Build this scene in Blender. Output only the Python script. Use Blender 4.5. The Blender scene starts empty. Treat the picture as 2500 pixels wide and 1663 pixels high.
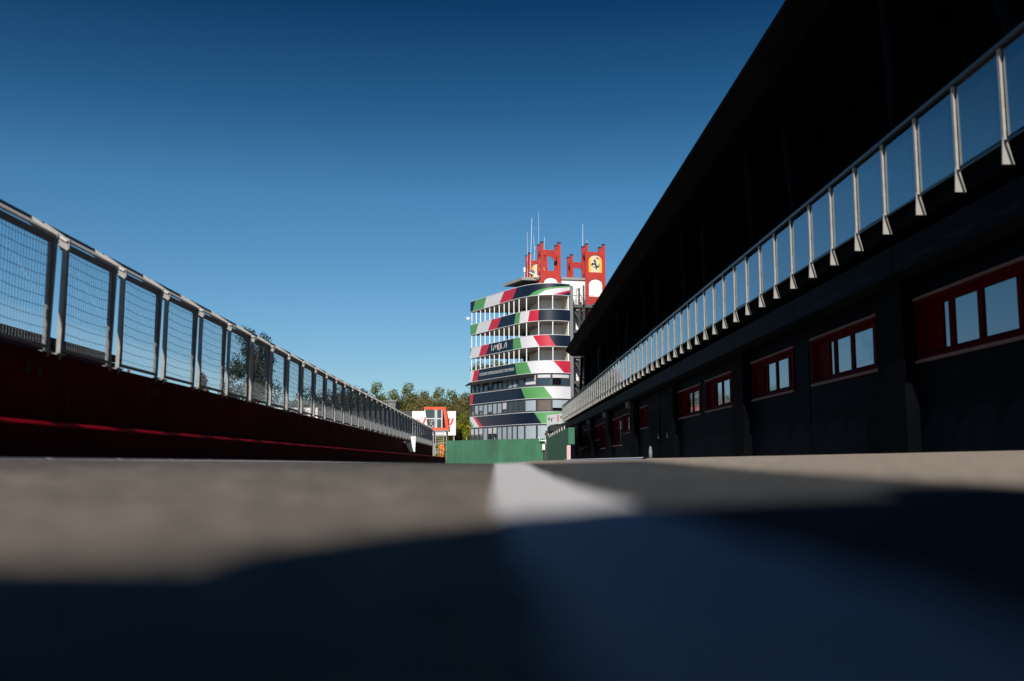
import bpy, bmesh, math, random
from mathutils import Vector, Matrix
R = math.radians
sc = bpy.context.scene
col = sc.collection

# ------------------------------------------------------------------ camera, sky, sun, exposure
CAM_H = 0.055
cam_d = bpy.data.cameras.new("camera")
cam = bpy.data.objects.new("camera", cam_d)
col.objects.link(cam)
cam.location = (0, 0, CAM_H)
cam.rotation_euler = (R(90 + 6.93), 0, R(-0.96))
cam_d.lens = 35.0
cam_d.sensor_width = 36.0
cam_d.clip_start = 0.02
cam_d.clip_end = 6000
cam_d.dof.use_dof = True
cam_d.dof.focus_distance = 80.0
cam_d.dof.aperture_fstop = 1.25
sc.camera = cam

SUN_EL, SUN_AZ = 33.0, 10.5          # azimuth: degrees to the left of straight behind the camera
sd = Vector((-math.sin(R(SUN_AZ)) * math.cos(R(SUN_EL)), -math.cos(R(SUN_AZ)) * math.cos(R(SUN_EL)), math.sin(R(SUN_EL))))
sun_d = bpy.data.lights.new("sun", 'SUN')
sun_d.energy = 5.0
sun_d.angle = R(0.5)
sun_d.color = (1.0, 0.95, 0.87)
sun = bpy.data.objects.new("sun", sun_d)
sun.rotation_euler = sd.to_track_quat('Z', 'Y').to_euler()
sun.location = (-20, -40, 60)
col.objects.link(sun)

world = bpy.data.worlds.new("World")
sc.world = world
world.use_nodes = True
wn, wl = world.node_tree.nodes, world.node_tree.links
bg = wn["Background"]
sky = wn.new("ShaderNodeTexSky")
sky.sky_type = 'NISHITA'
sky.sun_disc = False
sky.sun_elevation = R(SUN_EL)
sky.sun_rotation = R(180 + SUN_AZ)
sky.altitude = 1500
sky.air_density = 1.0
sky.dust_density = 0.4
sky.ozone_density = 1.0
# ramp over the sky: paler at the horizon, darkened higher up to deepen shade
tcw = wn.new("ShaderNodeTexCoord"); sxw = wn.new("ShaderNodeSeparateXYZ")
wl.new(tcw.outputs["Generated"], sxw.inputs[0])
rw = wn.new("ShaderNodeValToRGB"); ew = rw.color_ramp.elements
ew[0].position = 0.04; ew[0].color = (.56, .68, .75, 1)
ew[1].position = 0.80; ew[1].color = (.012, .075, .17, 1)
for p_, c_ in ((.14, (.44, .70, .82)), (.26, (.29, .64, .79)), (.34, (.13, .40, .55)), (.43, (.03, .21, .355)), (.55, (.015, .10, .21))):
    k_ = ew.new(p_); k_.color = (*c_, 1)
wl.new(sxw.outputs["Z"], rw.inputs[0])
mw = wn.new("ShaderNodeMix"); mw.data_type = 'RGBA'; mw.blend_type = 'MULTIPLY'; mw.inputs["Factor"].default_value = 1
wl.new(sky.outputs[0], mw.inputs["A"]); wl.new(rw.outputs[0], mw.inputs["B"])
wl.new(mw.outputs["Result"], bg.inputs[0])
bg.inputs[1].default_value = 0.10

sc.view_settings.view_transform = 'Standard'
sc.view_settings.look = 'None'
sc.view_settings.exposure = 0.0
sc.view_settings.gamma = 1.0
sc.cycles.use_denoising = True
sc.cycles.max_bounces = 8
sc.cycles.transparent_max_bounces = 24
sc.cycles.sample_clamp_indirect = 4.0

# ------------------------------------------------------------------ helpers
MATS = {}

def mat(name, colr, rough=0.6, metal=0.0, var=0.0, vscale=3.0, spec=0.5, bump=0.0, bscale=60.0, col2=None, streak=None, coat=0.0):
    if name in MATS:
        return MATS[name]
    m = bpy.data.materials.new(name)
    m.use_nodes = True
    n, l = m.node_tree.nodes, m.node_tree.links
    b = n["Principled BSDF"]
    b.inputs["Base Color"].default_value = (*colr, 1)
    b.inputs["Roughness"].default_value = rough
    b.inputs["Metallic"].default_value = metal
    b.inputs["Specular IOR Level"].default_value = spec
    b.inputs["Coat Weight"].default_value = coat
    b.inputs["Coat Roughness"].default_value = 0.08
    tc = n.new("ShaderNodeTexCoord")
    if var or col2:
        mp = n.new("ShaderNodeMapping")
        if streak:
            mp.inputs["Scale"].default_value = streak
        l.new(tc.outputs["Object"], mp.inputs[0])
        nz = n.new("ShaderNodeTexNoise")
        nz.inputs["Scale"].default_value = vscale
        nz.inputs["Detail"].default_value = 6
        nz.inputs["Roughness"].default_value = 0.62
        l.new(mp.outputs[0], nz.inputs["Vector"])
        rp = n.new("ShaderNodeValToRGB")
        rp.color_ramp.elements[0].position = 0.32
        rp.color_ramp.elements[1].position = 0.68
        c2 = col2 if col2 else tuple(min(1, c * (1 + var)) for c in colr)
        c1 = colr if col2 else tuple(c * (1 - var) for c in colr)
        rp.color_ramp.elements[0].color = (*c1, 1)
        rp.color_ramp.elements[1].color = (*c2, 1)
        l.new(nz.outputs["Fac"], rp.inputs[0])
        l.new(rp.outputs[0], b.inputs["Base Color"])
    if bump:
        nb = n.new("ShaderNodeTexNoise")
        nb.inputs["Scale"].default_value = bscale
        nb.inputs["Detail"].default_value = 4
        l.new(tc.outputs["Object"], nb.inputs["Vector"])
        bp = n.new("ShaderNodeBump")
        bp.inputs["Strength"].default_value = bump
        bp.inputs["Distance"].default_value = 0.01
        l.new(nb.outputs["Fac"], bp.inputs["Height"])
        l.new(bp.outputs[0], b.inputs["Normal"])
    MATS[name] = m
    return m

def glass_mat(name, tint, refl, rough=0.02, through=(0.5, 0.6, 0.65), glossy=(0.9, 0.95, 1.0)):
    """a pane: part mirror, part see-through tint"""
    m = bpy.data.materials.new(name)
    m.use_nodes = True
    n, l = m.node_tree.nodes, m.node_tree.links
    out = n["Material Output"]
    n.remove(n["Principled BSDF"])
    g = n.new("ShaderNodeBsdfGlossy")
    tcg = n.new("ShaderNodeTexCoord"); ng = n.new("ShaderNodeTexNoise"); ng.inputs["Scale"].default_value = 2.2; ng.inputs["Detail"].default_value = 5
    oig = n.new("ShaderNodeObjectInfo"); vg = n.new("ShaderNodeVectorMath"); vg.operation = 'ADD'
    l.new(tcg.outputs["Object"], vg.inputs[0]); l.new(oig.outputs["Location"], vg.inputs[1]); l.new(vg.outputs[0], ng.inputs["Vector"])
    rg = n.new("ShaderNodeMapRange"); rg.inputs["From Min"].default_value = .4; rg.inputs["From Max"].default_value = .75
    rg.inputs["To Min"].default_value = rough; rg.inputs["To Max"].default_value = rough + .16
    l.new(ng.outputs["Fac"], rg.inputs[0]); l.new(rg.outputs[0], g.inputs["Roughness"])
    g.inputs["Color"].default_value = (*glossy, 1)
    t = n.new("ShaderNodeBsdfTransparent"); t.inputs["Color"].default_value = (*through, 1)
    d = n.new("ShaderNodeBsdfDiffuse"); d.inputs["Color"].default_value = (*tint, 1)
    m1 = n.new("ShaderNodeMixShader"); m1.inputs[0].default_value = 0.35
    l.new(t.outputs[0], m1.inputs[1]); l.new(d.outputs[0], m1.inputs[2])
    fr = n.new("ShaderNodeFresnel"); fr.inputs[0].default_value = 1.5
    mr = n.new("ShaderNodeMapRange")
    mr.inputs["From Min"].default_value = 0.0; mr.inputs["From Max"].default_value = 1.0
    mr.inputs["To Min"].default_value = refl; mr.inputs["To Max"].default_value = 1.0
    l.new(fr.outputs[0], mr.inputs[0])
    m2 = n.new("ShaderNodeMixShader")
    l.new(mr.outputs[0], m2.inputs[0]); l.new(m1.outputs[0], m2.inputs[1]); l.new(g.outputs[0], m2.inputs[2])
    l.new(m2.outputs[0], out.inputs[0])
    MATS[name] = m
    return m

class MB:
    """collects shapes, links them as ONE mesh object"""
    def __init__(s):
        s.v, s.f, s.m = [], [], []
    def add(s, vs, fs, mi=0):
        o = len(s.v)
        s.v += [tuple(p) for p in vs]
        s.f += [tuple(i + o for i in f) for f in fs]
        s.m += [mi] * len(fs)
        return s
    def box(s, x0, x1, y0, y1, z0, z1, mi=0):
        return s.add([(x0, y0, z0), (x1, y0, z0), (x1, y1, z0), (x0, y1, z0), (x0, y0, z1), (x1, y0, z1), (x1, y1, z1), (x0, y1, z1)],
                     [(0, 3, 2, 1), (4, 5, 6, 7), (0, 1, 5, 4), (1, 2, 6, 5), (2, 3, 7, 6), (3, 0, 4, 7)], mi)
    def obox(s, o, ex, ey, ez, mi=0):
        """box from corner o along three edge vectors"""
        o, ex, ey, ez = map(Vector, (o, ex, ey, ez))
        p = [o, o + ex, o + ex + ey, o + ey, o + ez, o + ex + ez, o + ex + ey + ez, o + ey + ez]
        return s.add(p, [(0, 3, 2, 1), (4, 5, 6, 7), (0, 1, 5, 4), (1, 2, 6, 5), (2, 3, 7, 6), (3, 0, 4, 7)], mi)
    def bar(s, a, b, w, h=None, mi=0):
        a, b = Vector(a), Vector(b)
        h = h or w
        d = (b - a).normalized()
        up = Vector((0, 0, 1)) if abs(d.z) < 0.95 else Vector((0, 1, 0))
        sx = d.cross(up).normalized(); sz = sx.cross(d)
        return s.obox(a - sx * w / 2 - sz * h / 2, sx * w, b - a, sz * h, mi)
    def tube(s, a, b, r, n=10, r2=None, mi=0):
        a, b = Vector(a), Vector(b)
        r2 = r if r2 is None else r2
        d = (b - a).normalized()
        up = Vector((0, 0, 1)) if abs(d.z) < 0.95 else Vector((0, 1, 0))
        sx = d.cross(up).normalized(); sz = sx.cross(d)
        vs = []
        for c, rr in ((a, r), (b, r2)):
            for k in range(n):
                t = 2 * math.pi * k / n
                vs.append(c + sx * rr * math.cos(t) + sz * rr * math.sin(t))
        fs = [(k, (k + 1) % n, n + (k + 1) % n, n + k) for k in range(n)]
        fs += [tuple(range(n - 1, -1, -1)), tuple(range(n, 2 * n))]
        return s.add(vs, fs, mi)
    def prism(s, poly, off, mi=0):
        """closed 3-D polygon swept by off"""
        n = len(poly); off = Vector(off)
        vs = [Vector(p) for p in poly] + [Vector(p) + off for p in poly]
        fs = [tuple(range(n - 1, -1, -1)), tuple(range(n, 2 * n))]
        fs += [(k, (k + 1) % n, n + (k + 1) % n, n + k) for k in range(n)]
        return s.add(vs, fs, mi)
    def ball(s, c, r, n=10, mi=0, sz=1.0):
        c = Vector(c); rows = n // 2; vs = []; fs = []
        for i in range(rows + 1):
            ph = math.pi * i / rows
            for k in range(n):
                t = 2 * math.pi * k / n
                vs.append(c + Vector((r * math.sin(ph) * math.cos(t), r * math.sin(ph) * math.sin(t), r * sz * math.cos(ph))))
        for i in range(rows):
            for k in range(n):
                fs.append((i * n + k, (i + 1) * n + k, (i + 1) * n + (k + 1) % n, i * n + (k + 1) % n))
        return s.add(vs, fs, mi)
    def build(s, name, mats, parent=None, loc=None, fix=True, smooth=False):
        me = bpy.data.meshes.new(name)
        me.from_pydata(s.v, [], s.f)
        if not isinstance(mats, (list, tuple)):
            mats = [mats]
        for m in mats:
            me.materials.append(m)
        me.polygons.foreach_set("material_index", s.m)
        if smooth:
            me.polygons.foreach_set("use_smooth", [True] * len(s.f))
        me.update()
        if fix:
            bm = bmesh.new(); bm.from_mesh(me)
            bmesh.ops.recalc_face_normals(bm, faces=bm.faces)
            bm.to_mesh(me); bm.free()
        return link(name, me, parent, loc)

def link(name, me, parent=None, loc=None):
    o = bpy.data.objects.new(name, me)
    col.objects.link(o)
    if loc is not None:
        o.location = loc
    if parent is not None:
        o.parent = parent
        pl = parent.matrix_basis.translation.copy()
        q = parent.parent
        while q is not None:
            pl += q.matrix_basis.translation; q = q.parent
        if loc is None:
            o.location = -pl          # geometry is written in world coordinates
    return o

def tag(o, label, cat, group=None, kind=None):
    o["label"] = label; o["category"] = cat
    if group: o["group"] = group
    if kind: o["kind"] = kind
    return o

def thing(name, label, cat, loc, group=None):
    o = bpy.data.objects.new(name, None)
    o.empty_display_size = 0.3
    o.location = loc
    col.objects.link(o)
    return tag(o, label, cat, group)

def struct(o):
    o["kind"] = "structure"
    return o

def copy_tree(o, parent=None):
    c = o.copy(); col.objects.link(c); c.parent = parent
    for ch in list(o.children):
        copy_tree(ch, c)
    return c

def text_polys(body, size=1.0, shear=0.0, offset=0.0, spacing=1.0):
    cu = bpy.data.curves.new("lettering", 'FONT')
    cu.body = body; cu.size = size; cu.shear = shear; cu.offset = offset
    cu.space_character = spacing
    cu.resolution_u = 3
    o = bpy.data.objects.new("lettering", cu)
    col.objects.link(o)
    dg = bpy.context.evaluated_depsgraph_get()
    me = bpy.data.meshes.new_from_object(o.evaluated_get(dg))
    vs = [v.co.to_2d() for v in me.vertices]
    fs = [tuple(p.vertices) for p in me.polygons]
    bpy.data.objects.remove(o); bpy.data.curves.remove(cu); bpy.data.meshes.remove(me)
    x0 = min(v.x for v in vs); x1 = max(v.x for v in vs); y0 = min(v.y for v in vs); y1 = max(v.y for v in vs)
    return [((v.x - x0) / (x1 - x0), (v.y - y0) / (y1 - y0)) for v in vs], fs

def stroke_polys(lines, w):
    """list of polylines in the unit square -> mitred strips of width w"""
    vs, fs = [], []
    for ln in lines:
        P_ = [Vector(p) for p in ln]; n = len(P_); closed = (P_[0] - P_[-1]).length < 1e-6
        o = len(vs)
        for k in range(n):
            a = P_[k - 1] if k else (P_[-2] if closed else None)
            c = P_[k + 1] if k < n - 1 else (P_[1] if closed else None)
            d0 = (P_[k] - a).normalized() if a is not None else (c - P_[k]).normalized()
            d1 = (c - P_[k]).normalized() if c is not None else d0
            n0, n1 = Vector((-d0.y, d0.x)), Vector((-d1.y, d1.x))
            m_ = (n0 + n1); m_ = m_.normalized() if m_.length > 1e-4 else n0
            q = m_ * (w / 2) / max(.45, m_.dot(n0))
            vs += [tuple(P_[k] - q), tuple(P_[k] + q)]
        for k in range(n - 1):
            fs.append((o + 2 * k, o + 2 * k + 2, o + 2 * k + 3, o + 2 * k + 1))
    return vs, fs

def ring(cx, cy, rx, ry, n=20):
    return [(cx + rx * math.cos(2 * math.pi * k / n), cy + ry * math.sin(2 * math.pi * k / n)) for k in range(n + 1)]

IMOLA = [[(0.02, 0.0), (0.02, 1.0)],
         [(0.12, 0.0), (0.20, 0.75), (0.235, 0.85), (0.26, 0.72), (0.28, 0.2), (0.35, 0.75), (0.385, 0.85), (0.41, 0.7), (0.41, 0.0)],
         ring(0.52, 0.45, 0.075, 0.55),
         [(0.65, 1.0), (0.65, 0.08), (0.78, 0.08)],
         [(0.82, 0.05), (0.93, 0.85), (0.965, 0.95), (0.985, 0.8), (0.985, 0.05)]]

# ------------------------------------------------------------------ materials
def M(k): return MATS[k]
mat("navy", (0.0014, 0.006, 0.022), 0.40, spec=0.65, var=.1, vscale=.6)
mat("band_green", (0.10, 0.32, 0.10), 0.42, spec=0.7, var=.05, vscale=.8)
mat("band_white", (0.72, 0.70, 0.74), 0.42, spec=0.7, var=.03, vscale=.8)
mat("band_red", (0.55, 0.015, 0.045), 0.42, spec=0.7, var=.05, vscale=.8)
mat("letter_white", (0.8, 0.8, 0.8), 0.5)
mat("white_metal", (0.75, 0.76, 0.78), 0.35)
mat("plaster", (0.74, 0.65, 0.55), 0.85, var=.07, vscale=.7)
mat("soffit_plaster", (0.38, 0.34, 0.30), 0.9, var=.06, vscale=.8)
mat("white_wall", (0.82, 0.80, 0.79), 0.8, var=.04, vscale=.6)
mat("dark_inside", (0.012, 0.012, 0.014), 0.7)
mat("frame_grey", (0.055, 0.055, 0.06), 0.45, var=.1)
mat("panel_grey", (0.22, 0.22, 0.23), 0.5, var=.08)
mat("blind", (0.36, 0.42, 0.47), 0.6, var=.05, vscale=2)
mat("pale_blind", (0.58, 0.58, 0.60), 0.6, var=.05, vscale=2)
mat("brown_board", (0.13, 0.10, 0.085), 0.6, var=.1)
mat("turret_red", (0.46, 0.030, 0.020), 0.45, var=.14, vscale=1.6)
mat("cap_black", (0.02, 0.02, 0.024), 0.5)
mat("sign_yellow", (0.85, 0.46, 0.05), 0.45, var=.06)
mat("sign_cream", (0.66, 0.58, 0.42), 0.5, var=.05)
mat("emblem_black", (0.012, 0.012, 0.012), 0.5)
mat("roof_grey", (0.30, 0.29, 0.28), 0.7, var=.08)
mat("stair_dark", (0.022, 0.023, 0.026), 0.5, var=.15)
mat("stair_grey", (0.055, 0.055, 0.06), 0.55, var=.15)
mat("antenna_white", (0.8, 0.82, 0.85), 0.4)
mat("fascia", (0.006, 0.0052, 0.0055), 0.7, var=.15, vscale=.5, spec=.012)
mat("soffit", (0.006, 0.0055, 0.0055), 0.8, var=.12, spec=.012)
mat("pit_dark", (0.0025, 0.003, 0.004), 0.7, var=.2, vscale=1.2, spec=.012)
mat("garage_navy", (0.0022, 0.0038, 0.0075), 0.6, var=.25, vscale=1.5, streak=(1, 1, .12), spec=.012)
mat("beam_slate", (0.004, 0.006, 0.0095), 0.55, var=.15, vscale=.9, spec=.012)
mat("frame_red", (0.055, 0.0006, 0.0018), 0.6, spec=.012, var=.12)
mat("lip_sunlit", (0.15, 0.09, 0.09), 0.6, spec=.1, var=.1)  # sunlight on the window lips, put in as a paler colour
mat("steel_post", (0.31, 0.295, 0.275), 0.5, metal=0.0, var=.16, vscale=9, streak=(1, 1, .5))
mat("rail_dark", (0.025, 0.035, 0.045), 0.35, metal=0.3)
mat("top_plate", (0.52, 0.50, 0.49), 0.55, var=.12, vscale=5)
mat("panel_frame", (0.16, 0.165, 0.175), 0.55, var=.1)
mat("galv", (0.27, 0.265, 0.26), 0.55, metal=0.15, var=.2, vscale=7, bump=.15)
mat("wire", (0.17, 0.18, 0.20), 0.5, metal=.2)
mat("rail_black", (0.018, 0.02, 0.025), 0.5)
mat("wall_red", (0.085, 0.0005, 0.003), 0.8, var=.3, vscale=1.3, streak=(1, .25, 1), spec=.04)
mat("ledge_red", (0.42, 0.003, 0.014), 0.7, spec=.1, var=.2, vscale=4, streak=(1, .2, 1))
mat("lamp_red", (0.13, 0.003, 0.006), 0.4)
mat("dull_plate", (0.05, 0.03, 0.03), 0.7, spec=.1)
mat("green_wall", (0.017, 0.115, 0.055), 0.55, var=.42, vscale=.55, streak=(1, 1, .3))
mat("green_edge", (0.022, 0.13, 0.075), 0.6, var=.12)
mat("concrete_pale", (0.50, 0.50, 0.48), 0.8, var=.1)
mat("orange_red", (0.78, 0.085, 0.02), 0.45, var=.06)
mat("cabin_white", (0.75, 0.75, 0.76), 0.5)
mat("cabin_black", (0.02, 0.02, 0.025), 0.5)
mat("board_white", (0.80, 0.79, 0.80), 0.5, var=.02)
mat("letter_red", (0.62, 0.02, 0.035), 0.5)
mat("letter_grey", (0.10, 0.10, 0.11), 0.5)
mat("board_dark", (0.045, 0.05, 0.055), 0.6, var=.1, vscale=.4)
mat("building_grey", (0.22, 0.20, 0.22), 0.8, var=.08)
mat("stand_dark", (0.012, 0.012, 0.014), 0.8, var=.2)
mat("hi_vis", (0.95, 0.22, 0.01), 0.7, var=.08)
mat("skin", (0.42, 0.23, 0.15), 0.6)
mat("cap_yellow", (0.85, 0.42, 0.03), 0.6)
mat("hair", (0.02, 0.014, 0.01), 0.7)
mat("cloth_dark", (0.025, 0.027, 0.033), 0.85, var=.2)
mat("shoe", (0.03, 0.03, 0.03), 0.6)
mat("bark", (0.07, 0.052, 0.038), 0.9, var=.3, vscale=4)
mat("check_red", (0.50, 0.06, 0.07), 0.6)
mat("lamp_grey", (0.12, 0.12, 0.125), 0.6, var=.1)
mat("grey_banner", (0.42, 0.44, 0.46), 0.55, var=.08)
mat("plastic_grey", (0.16, 0.18, 0.20), 0.5, var=.1)
mat("skirt_line", (0.70, 0.69, 0.68), 0.7, var=.15, vscale=5)
glass_mat("balustrade_glass", (0.04, 0.08, 0.12), 0.30, through=(0.45, 0.58, 0.65))
glass_mat("window_mirror", (0.006, 0.008, 0.01), 0.22, through=(0.04, 0.05, 0.05))
glass_mat("office_glass", (0.02, 0.022, 0.025), 0.12, through=(0.12, 0.13, 0.13))
glass_mat("dark_glass", (0.006, 0.007, 0.008), 0.04, through=(0.03, 0.035, 0.04), glossy=(.5, .5, .5))

def leaf_mat(name, c1, c2, c3):
    m = bpy.data.materials.new(name); m.use_nodes = True
    n, l = m.node_tree.nodes, m.node_tree.links
    b = n["Principled BSDF"]; b.inputs["Roughness"].default_value = 0.65
    b.inputs["Specular IOR Level"].default_value = 0.25
    tc = n.new("ShaderNodeTexCoord"); nz = n.new("ShaderNodeTexNoise")
    nz.inputs["Scale"].default_value = .55; nz.inputs["Detail"].default_value = 7
    l.new(tc.outputs["Object"], nz.inputs["Vector"])
    oi = n.new("ShaderNodeObjectInfo")
    ad = n.new("ShaderNodeMath"); ad.operation = 'MULTIPLY_ADD'
    ad.inputs[1].default_value = 0.22; ad.inputs[2].default_value = -0.11
    l.new(oi.outputs["Random"], ad.inputs[0])
    a2 = n.new("ShaderNodeMath"); a2.operation = 'ADD'
    l.new(nz.outputs["Fac"], a2.inputs[0]); l.new(ad.outputs[0], a2.inputs[1])
    rp = n.new("ShaderNodeValToRGB"); e = rp.color_ramp.elements
    e[0].position = .38; e[0].color = (*c1, 1); e[1].position = .62; e[1].color = (*c3, 1)
    k = e.new(.5); k.color = (*c2, 1)
    l.new(a2.outputs[0], rp.inputs[0]); l.new(rp.outputs[0], b.inputs["Base Color"])
    MATS[name] = m
leaf_mat("leaf_brown", (0.052, 0.066, 0.020), (0.125, 0.112, 0.036), (0.20, 0.155, 0.048))
leaf_mat("leaf_olive", (0.050, 0.072, 0.022), (0.095, 0.125, 0.038), (0.15, 0.17, 0.055))
leaf_mat("leaf_yellow", (0.12, 0.15, 0.012), (0.22, 0.23, 0.015), (0.32, 0.30, 0.02))
leaf_mat("leaf_dark", (0.016, 0.028, 0.014), (0.030, 0.046, 0.020), (0.055, 0.068, 0.030))

# ------------------------------------------------------------------ ground
def sstep(a, b, t):
    t = max(0.0, min(1.0, (t - a) / (b - a)))
    return t * t * (3 - 2 * t)

def gz(x, y):
    h = 0.028 * min(x, 9.0) if x > 0 else 0.0145 * min(-x, 5.5)
    h += 0.038 * math.exp(-((y - 5.4) / 2.2) ** 2) * (1 - sstep(1.2, 3.5, x)) * sstep(-5.0, -2.2, x)      # a low crest across the lane
    return h - 0.22 * sstep(9, 90, y) * (1 - sstep(1.5, 4.5, x))

def ground_mat():
    m = bpy.data.materials.new("pit_lane_asphalt"); m.use_nodes = True
    n, l = m.node_tree.nodes, m.node_tree.links
    b = n["Principled BSDF"]; b.inputs["Roughness"].default_value = 0.82
    b.inputs["Specular IOR Level"].default_value = 0.25
    tc = n.new("ShaderNodeTexCoord")
    sx = n.new("ShaderNodeSeparateXYZ"); l.new(tc.outputs["Object"], sx.inputs[0])
    def noise(scale, det, vec=None):
        z = n.new("ShaderNodeTexNoise"); z.inputs["Scale"].default_value = scale; z.inputs["Detail"].default_value = det
        l.new(vec or tc.outputs["Object"], z.inputs["Vector"]); return z.outputs["Fac"]
    def ramp(src, p0, c0, p1, c1):
        r = n.new("ShaderNodeValToRGB"); e = r.color_ramp.elements
        e[0].position = p0; e[0].color = (*c0, 1); e[1].position = p1; e[1].color = (*c1, 1)
        l.new(src, r.inputs[0]); return r.outputs[0]
    def mix(f, a, c):
        x = n.new("ShaderNodeMix"); x.data_type = 'RGBA'
        l.new(f, x.inputs["Factor"]); l.new(a, x.inputs["A"]); l.new(c, x.inputs["B"]); return x.outputs["Result"]
    def mul(a, c):
        x = n.new("ShaderNodeMath"); x.operation = 'MULTIPLY'; l.new(a, x.inputs[0]); l.new(c, x.inputs[1]); return x.outputs[0]
    def rng(src, a, c, lo=0.0, hi=1.0):
        x = n.new("ShaderNodeMapRange"); x.inputs["From Min"].default_value = a; x.inputs["From Max"].default_value = c
        x.inputs["To Min"].default_value = lo; x.inputs["To Max"].default_value = hi
        l.new(src, x.inputs[0]); return x.outputs[0]
    mp = n.new("ShaderNodeMapping"); mp.inputs["Scale"].default_value = (1, .18, 1); l.new(tc.outputs["Object"], mp.inputs[0])
    streaks = noise(1.6, 6, mp.outputs[0])
    stones = noise(260, 3)
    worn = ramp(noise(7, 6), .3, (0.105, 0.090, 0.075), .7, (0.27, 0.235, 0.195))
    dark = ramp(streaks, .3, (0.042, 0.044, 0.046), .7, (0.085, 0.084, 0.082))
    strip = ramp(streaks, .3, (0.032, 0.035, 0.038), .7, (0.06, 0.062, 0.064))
    apron = ramp(noise(.9, 7, mp.outputs[0]), .3, (0.29, 0.245, 0.205), .7, (0.38, 0.33, 0.285))
    # an older, darker surfacing begins a few metres on
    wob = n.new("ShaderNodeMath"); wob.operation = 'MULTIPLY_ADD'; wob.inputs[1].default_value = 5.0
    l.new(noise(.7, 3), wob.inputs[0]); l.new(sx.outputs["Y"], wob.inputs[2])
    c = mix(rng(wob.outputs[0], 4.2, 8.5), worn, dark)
    c = mix(rng(sx.outputs["X"], 0.135, 0.142), c, strip)
    c = mix(rng(sx.outputs["X"], 0.72, 0.78), c, apron)
    pebbles = noise(26, 4)
    half = n.new("ShaderNodeMath"); half.operation = 'MULTIPLY_ADD'; half.inputs[1].default_value = .55
    hs = n.new("ShaderNodeMath"); hs.operation = 'MULTIPLY'; hs.inputs[1].default_value = .45
    l.new(stones, hs.inputs[0]); l.new(pebbles, half.inputs[0]); l.new(hs.outputs[0], half.inputs[2])
    sp = ramp(half.outputs[0], .38, (.35, .35, .35), .62, (1.6, 1.57, 1.53))
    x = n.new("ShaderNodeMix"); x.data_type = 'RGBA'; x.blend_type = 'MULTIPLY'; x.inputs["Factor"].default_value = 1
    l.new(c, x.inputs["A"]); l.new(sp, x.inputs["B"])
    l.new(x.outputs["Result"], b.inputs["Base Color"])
    bp = n.new("ShaderNodeBump"); bp.inputs["Strength"].default_value = .5; bp.inputs["Distance"].default_value = .004
    l.new(stones, bp.inputs["Height"]); l.new(bp.outputs[0], b.inputs["Normal"])
    MATS["asphalt"] = m
ground_mat()
mat("line_white", (0.55, 0.535, 0.545), 0.6, col2=(0.78, 0.76, 0.78), vscale=38, spec=.3, bump=.6, bscale=220)
mat("line_blue", (0.06, 0.12, 0.24), 0.6, var=.15, vscale=6)
mat("earth", (0.09, 0.10, 0.05), 0.9, var=.3, vscale=.05)

YS = [-20, -8, -3, -1, 0, .5, 1, 1.5, 2, 2.5, 3, 3.5, 4, 4.5, 5, 5.5, 6, 6.5, 7, 7.5, 8, 9, 10, 12, 15, 18, 21] + list(range(25, 101, 5)) + [110, 125, 160]
def strip_mesh(xs, ys, lift):
    b = MB()
    for i in range(len(xs) - 1):
        for j in range(len(ys) - 1):
            q = [(xs[i], ys[j]), (xs[i + 1], ys[j]), (xs[i + 1], ys[j + 1]), (xs[i], ys[j + 1])]
            b.add([(x, y, gz(x, y) + lift) for x, y in q], [(0, 1, 2, 3)])
    return b
struct(strip_mesh([-60, -20, -5.5, -5, -4.4, -3.8, -3.2, -2.6, -2, -1, 0, .8, 1.2, 1.6, 2, 2.5, 3, 3.5, 4, 4.5, 5, 7, 9, 30], YS, 0).build("pit_lane", M("asphalt"), fix=False))
t = MB(); t.add([(-3000, -3000, -.6), (3000, -3000, -.6), (3000, 3000, -.6), (-3000, 3000, -.6)], [(0, 1, 2, 3)])
struct(t.build("terrain", M("earth"), fix=False))
b = MB()
LY = [-3, .1, .3, .5, .7, .9, 1.1, 1.5, 2, 3, 5, 8, 12, 18] + list(range(25, 101, 5))
LF = []
for ya, yb in zip(LY[:-1], LY[1:]):
    nn = max(1, int((yb - ya) / .06)) if yb <= 8 else 1
    LF += [ya + (yb - ya) * k / nn for k in range(nn)]
LF.append(LY[-1]); le = random.Random(21)
EDGE = [(le.uniform(-.005, .005), le.uniform(-.006, .006)) for _ in LF]
for j in range(len(LF) - 1):
    q = []
    for k, side in ((j, 0), (j, 1), (j + 1, 1), (j + 1, 0)):
        y = LF[k]
        x = (.03 - .030 * min(max(y, 0), 1.1)) + EDGE[k][0] if side == 0 else .15 + EDGE[k][1]
        q.append((x, y))
    b.add([(x, y, gz(x, y) + .004) for x, y in q], [(0, 1, 2, 3)])
struct(b.build("lane_line", M("line_white"), fix=False))
def kerb(name, prof, y0, y1, mats):
    """low kerb: profile of (x, height above the ground, material of the face that follows)"""
    b = MB(); n = max(2, int((y1 - y0) / 4))
    for k in range(n):
        ya, yb = y0 + (y1 - y0) * k / n, y0 + (y1 - y0) * (k + 1) / n
        for (xa, ha, mi), (xb, hb, _) in zip(prof[:-1], prof[1:]):
            b.add([(xa, ya, gz(xa, ya) + ha), (xb, ya, gz(xb, ya) + hb), (xb, yb, gz(xb, yb) + hb), (xa, yb, gz(xa, yb) + ha)], [(0, 1, 2, 3)], mi)
    return struct(b.build(name, mats, fix=False))
kerb("white_kerb", [(-4.70, -.01, 0), (-4.80, .030, 0), (-4.90, .034, 0), (-4.93, -.01, 0)], -6, 88, [M("line_white")])
kerb("blue_kerb", [(4.95, -.01, 0), (5.00, .042, 1), (5.06, .062, 1), (5.16, .062, 1), (5.18, -.01, 1)], 34, 73, [M("line_blue"), M("line_white")])

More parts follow.
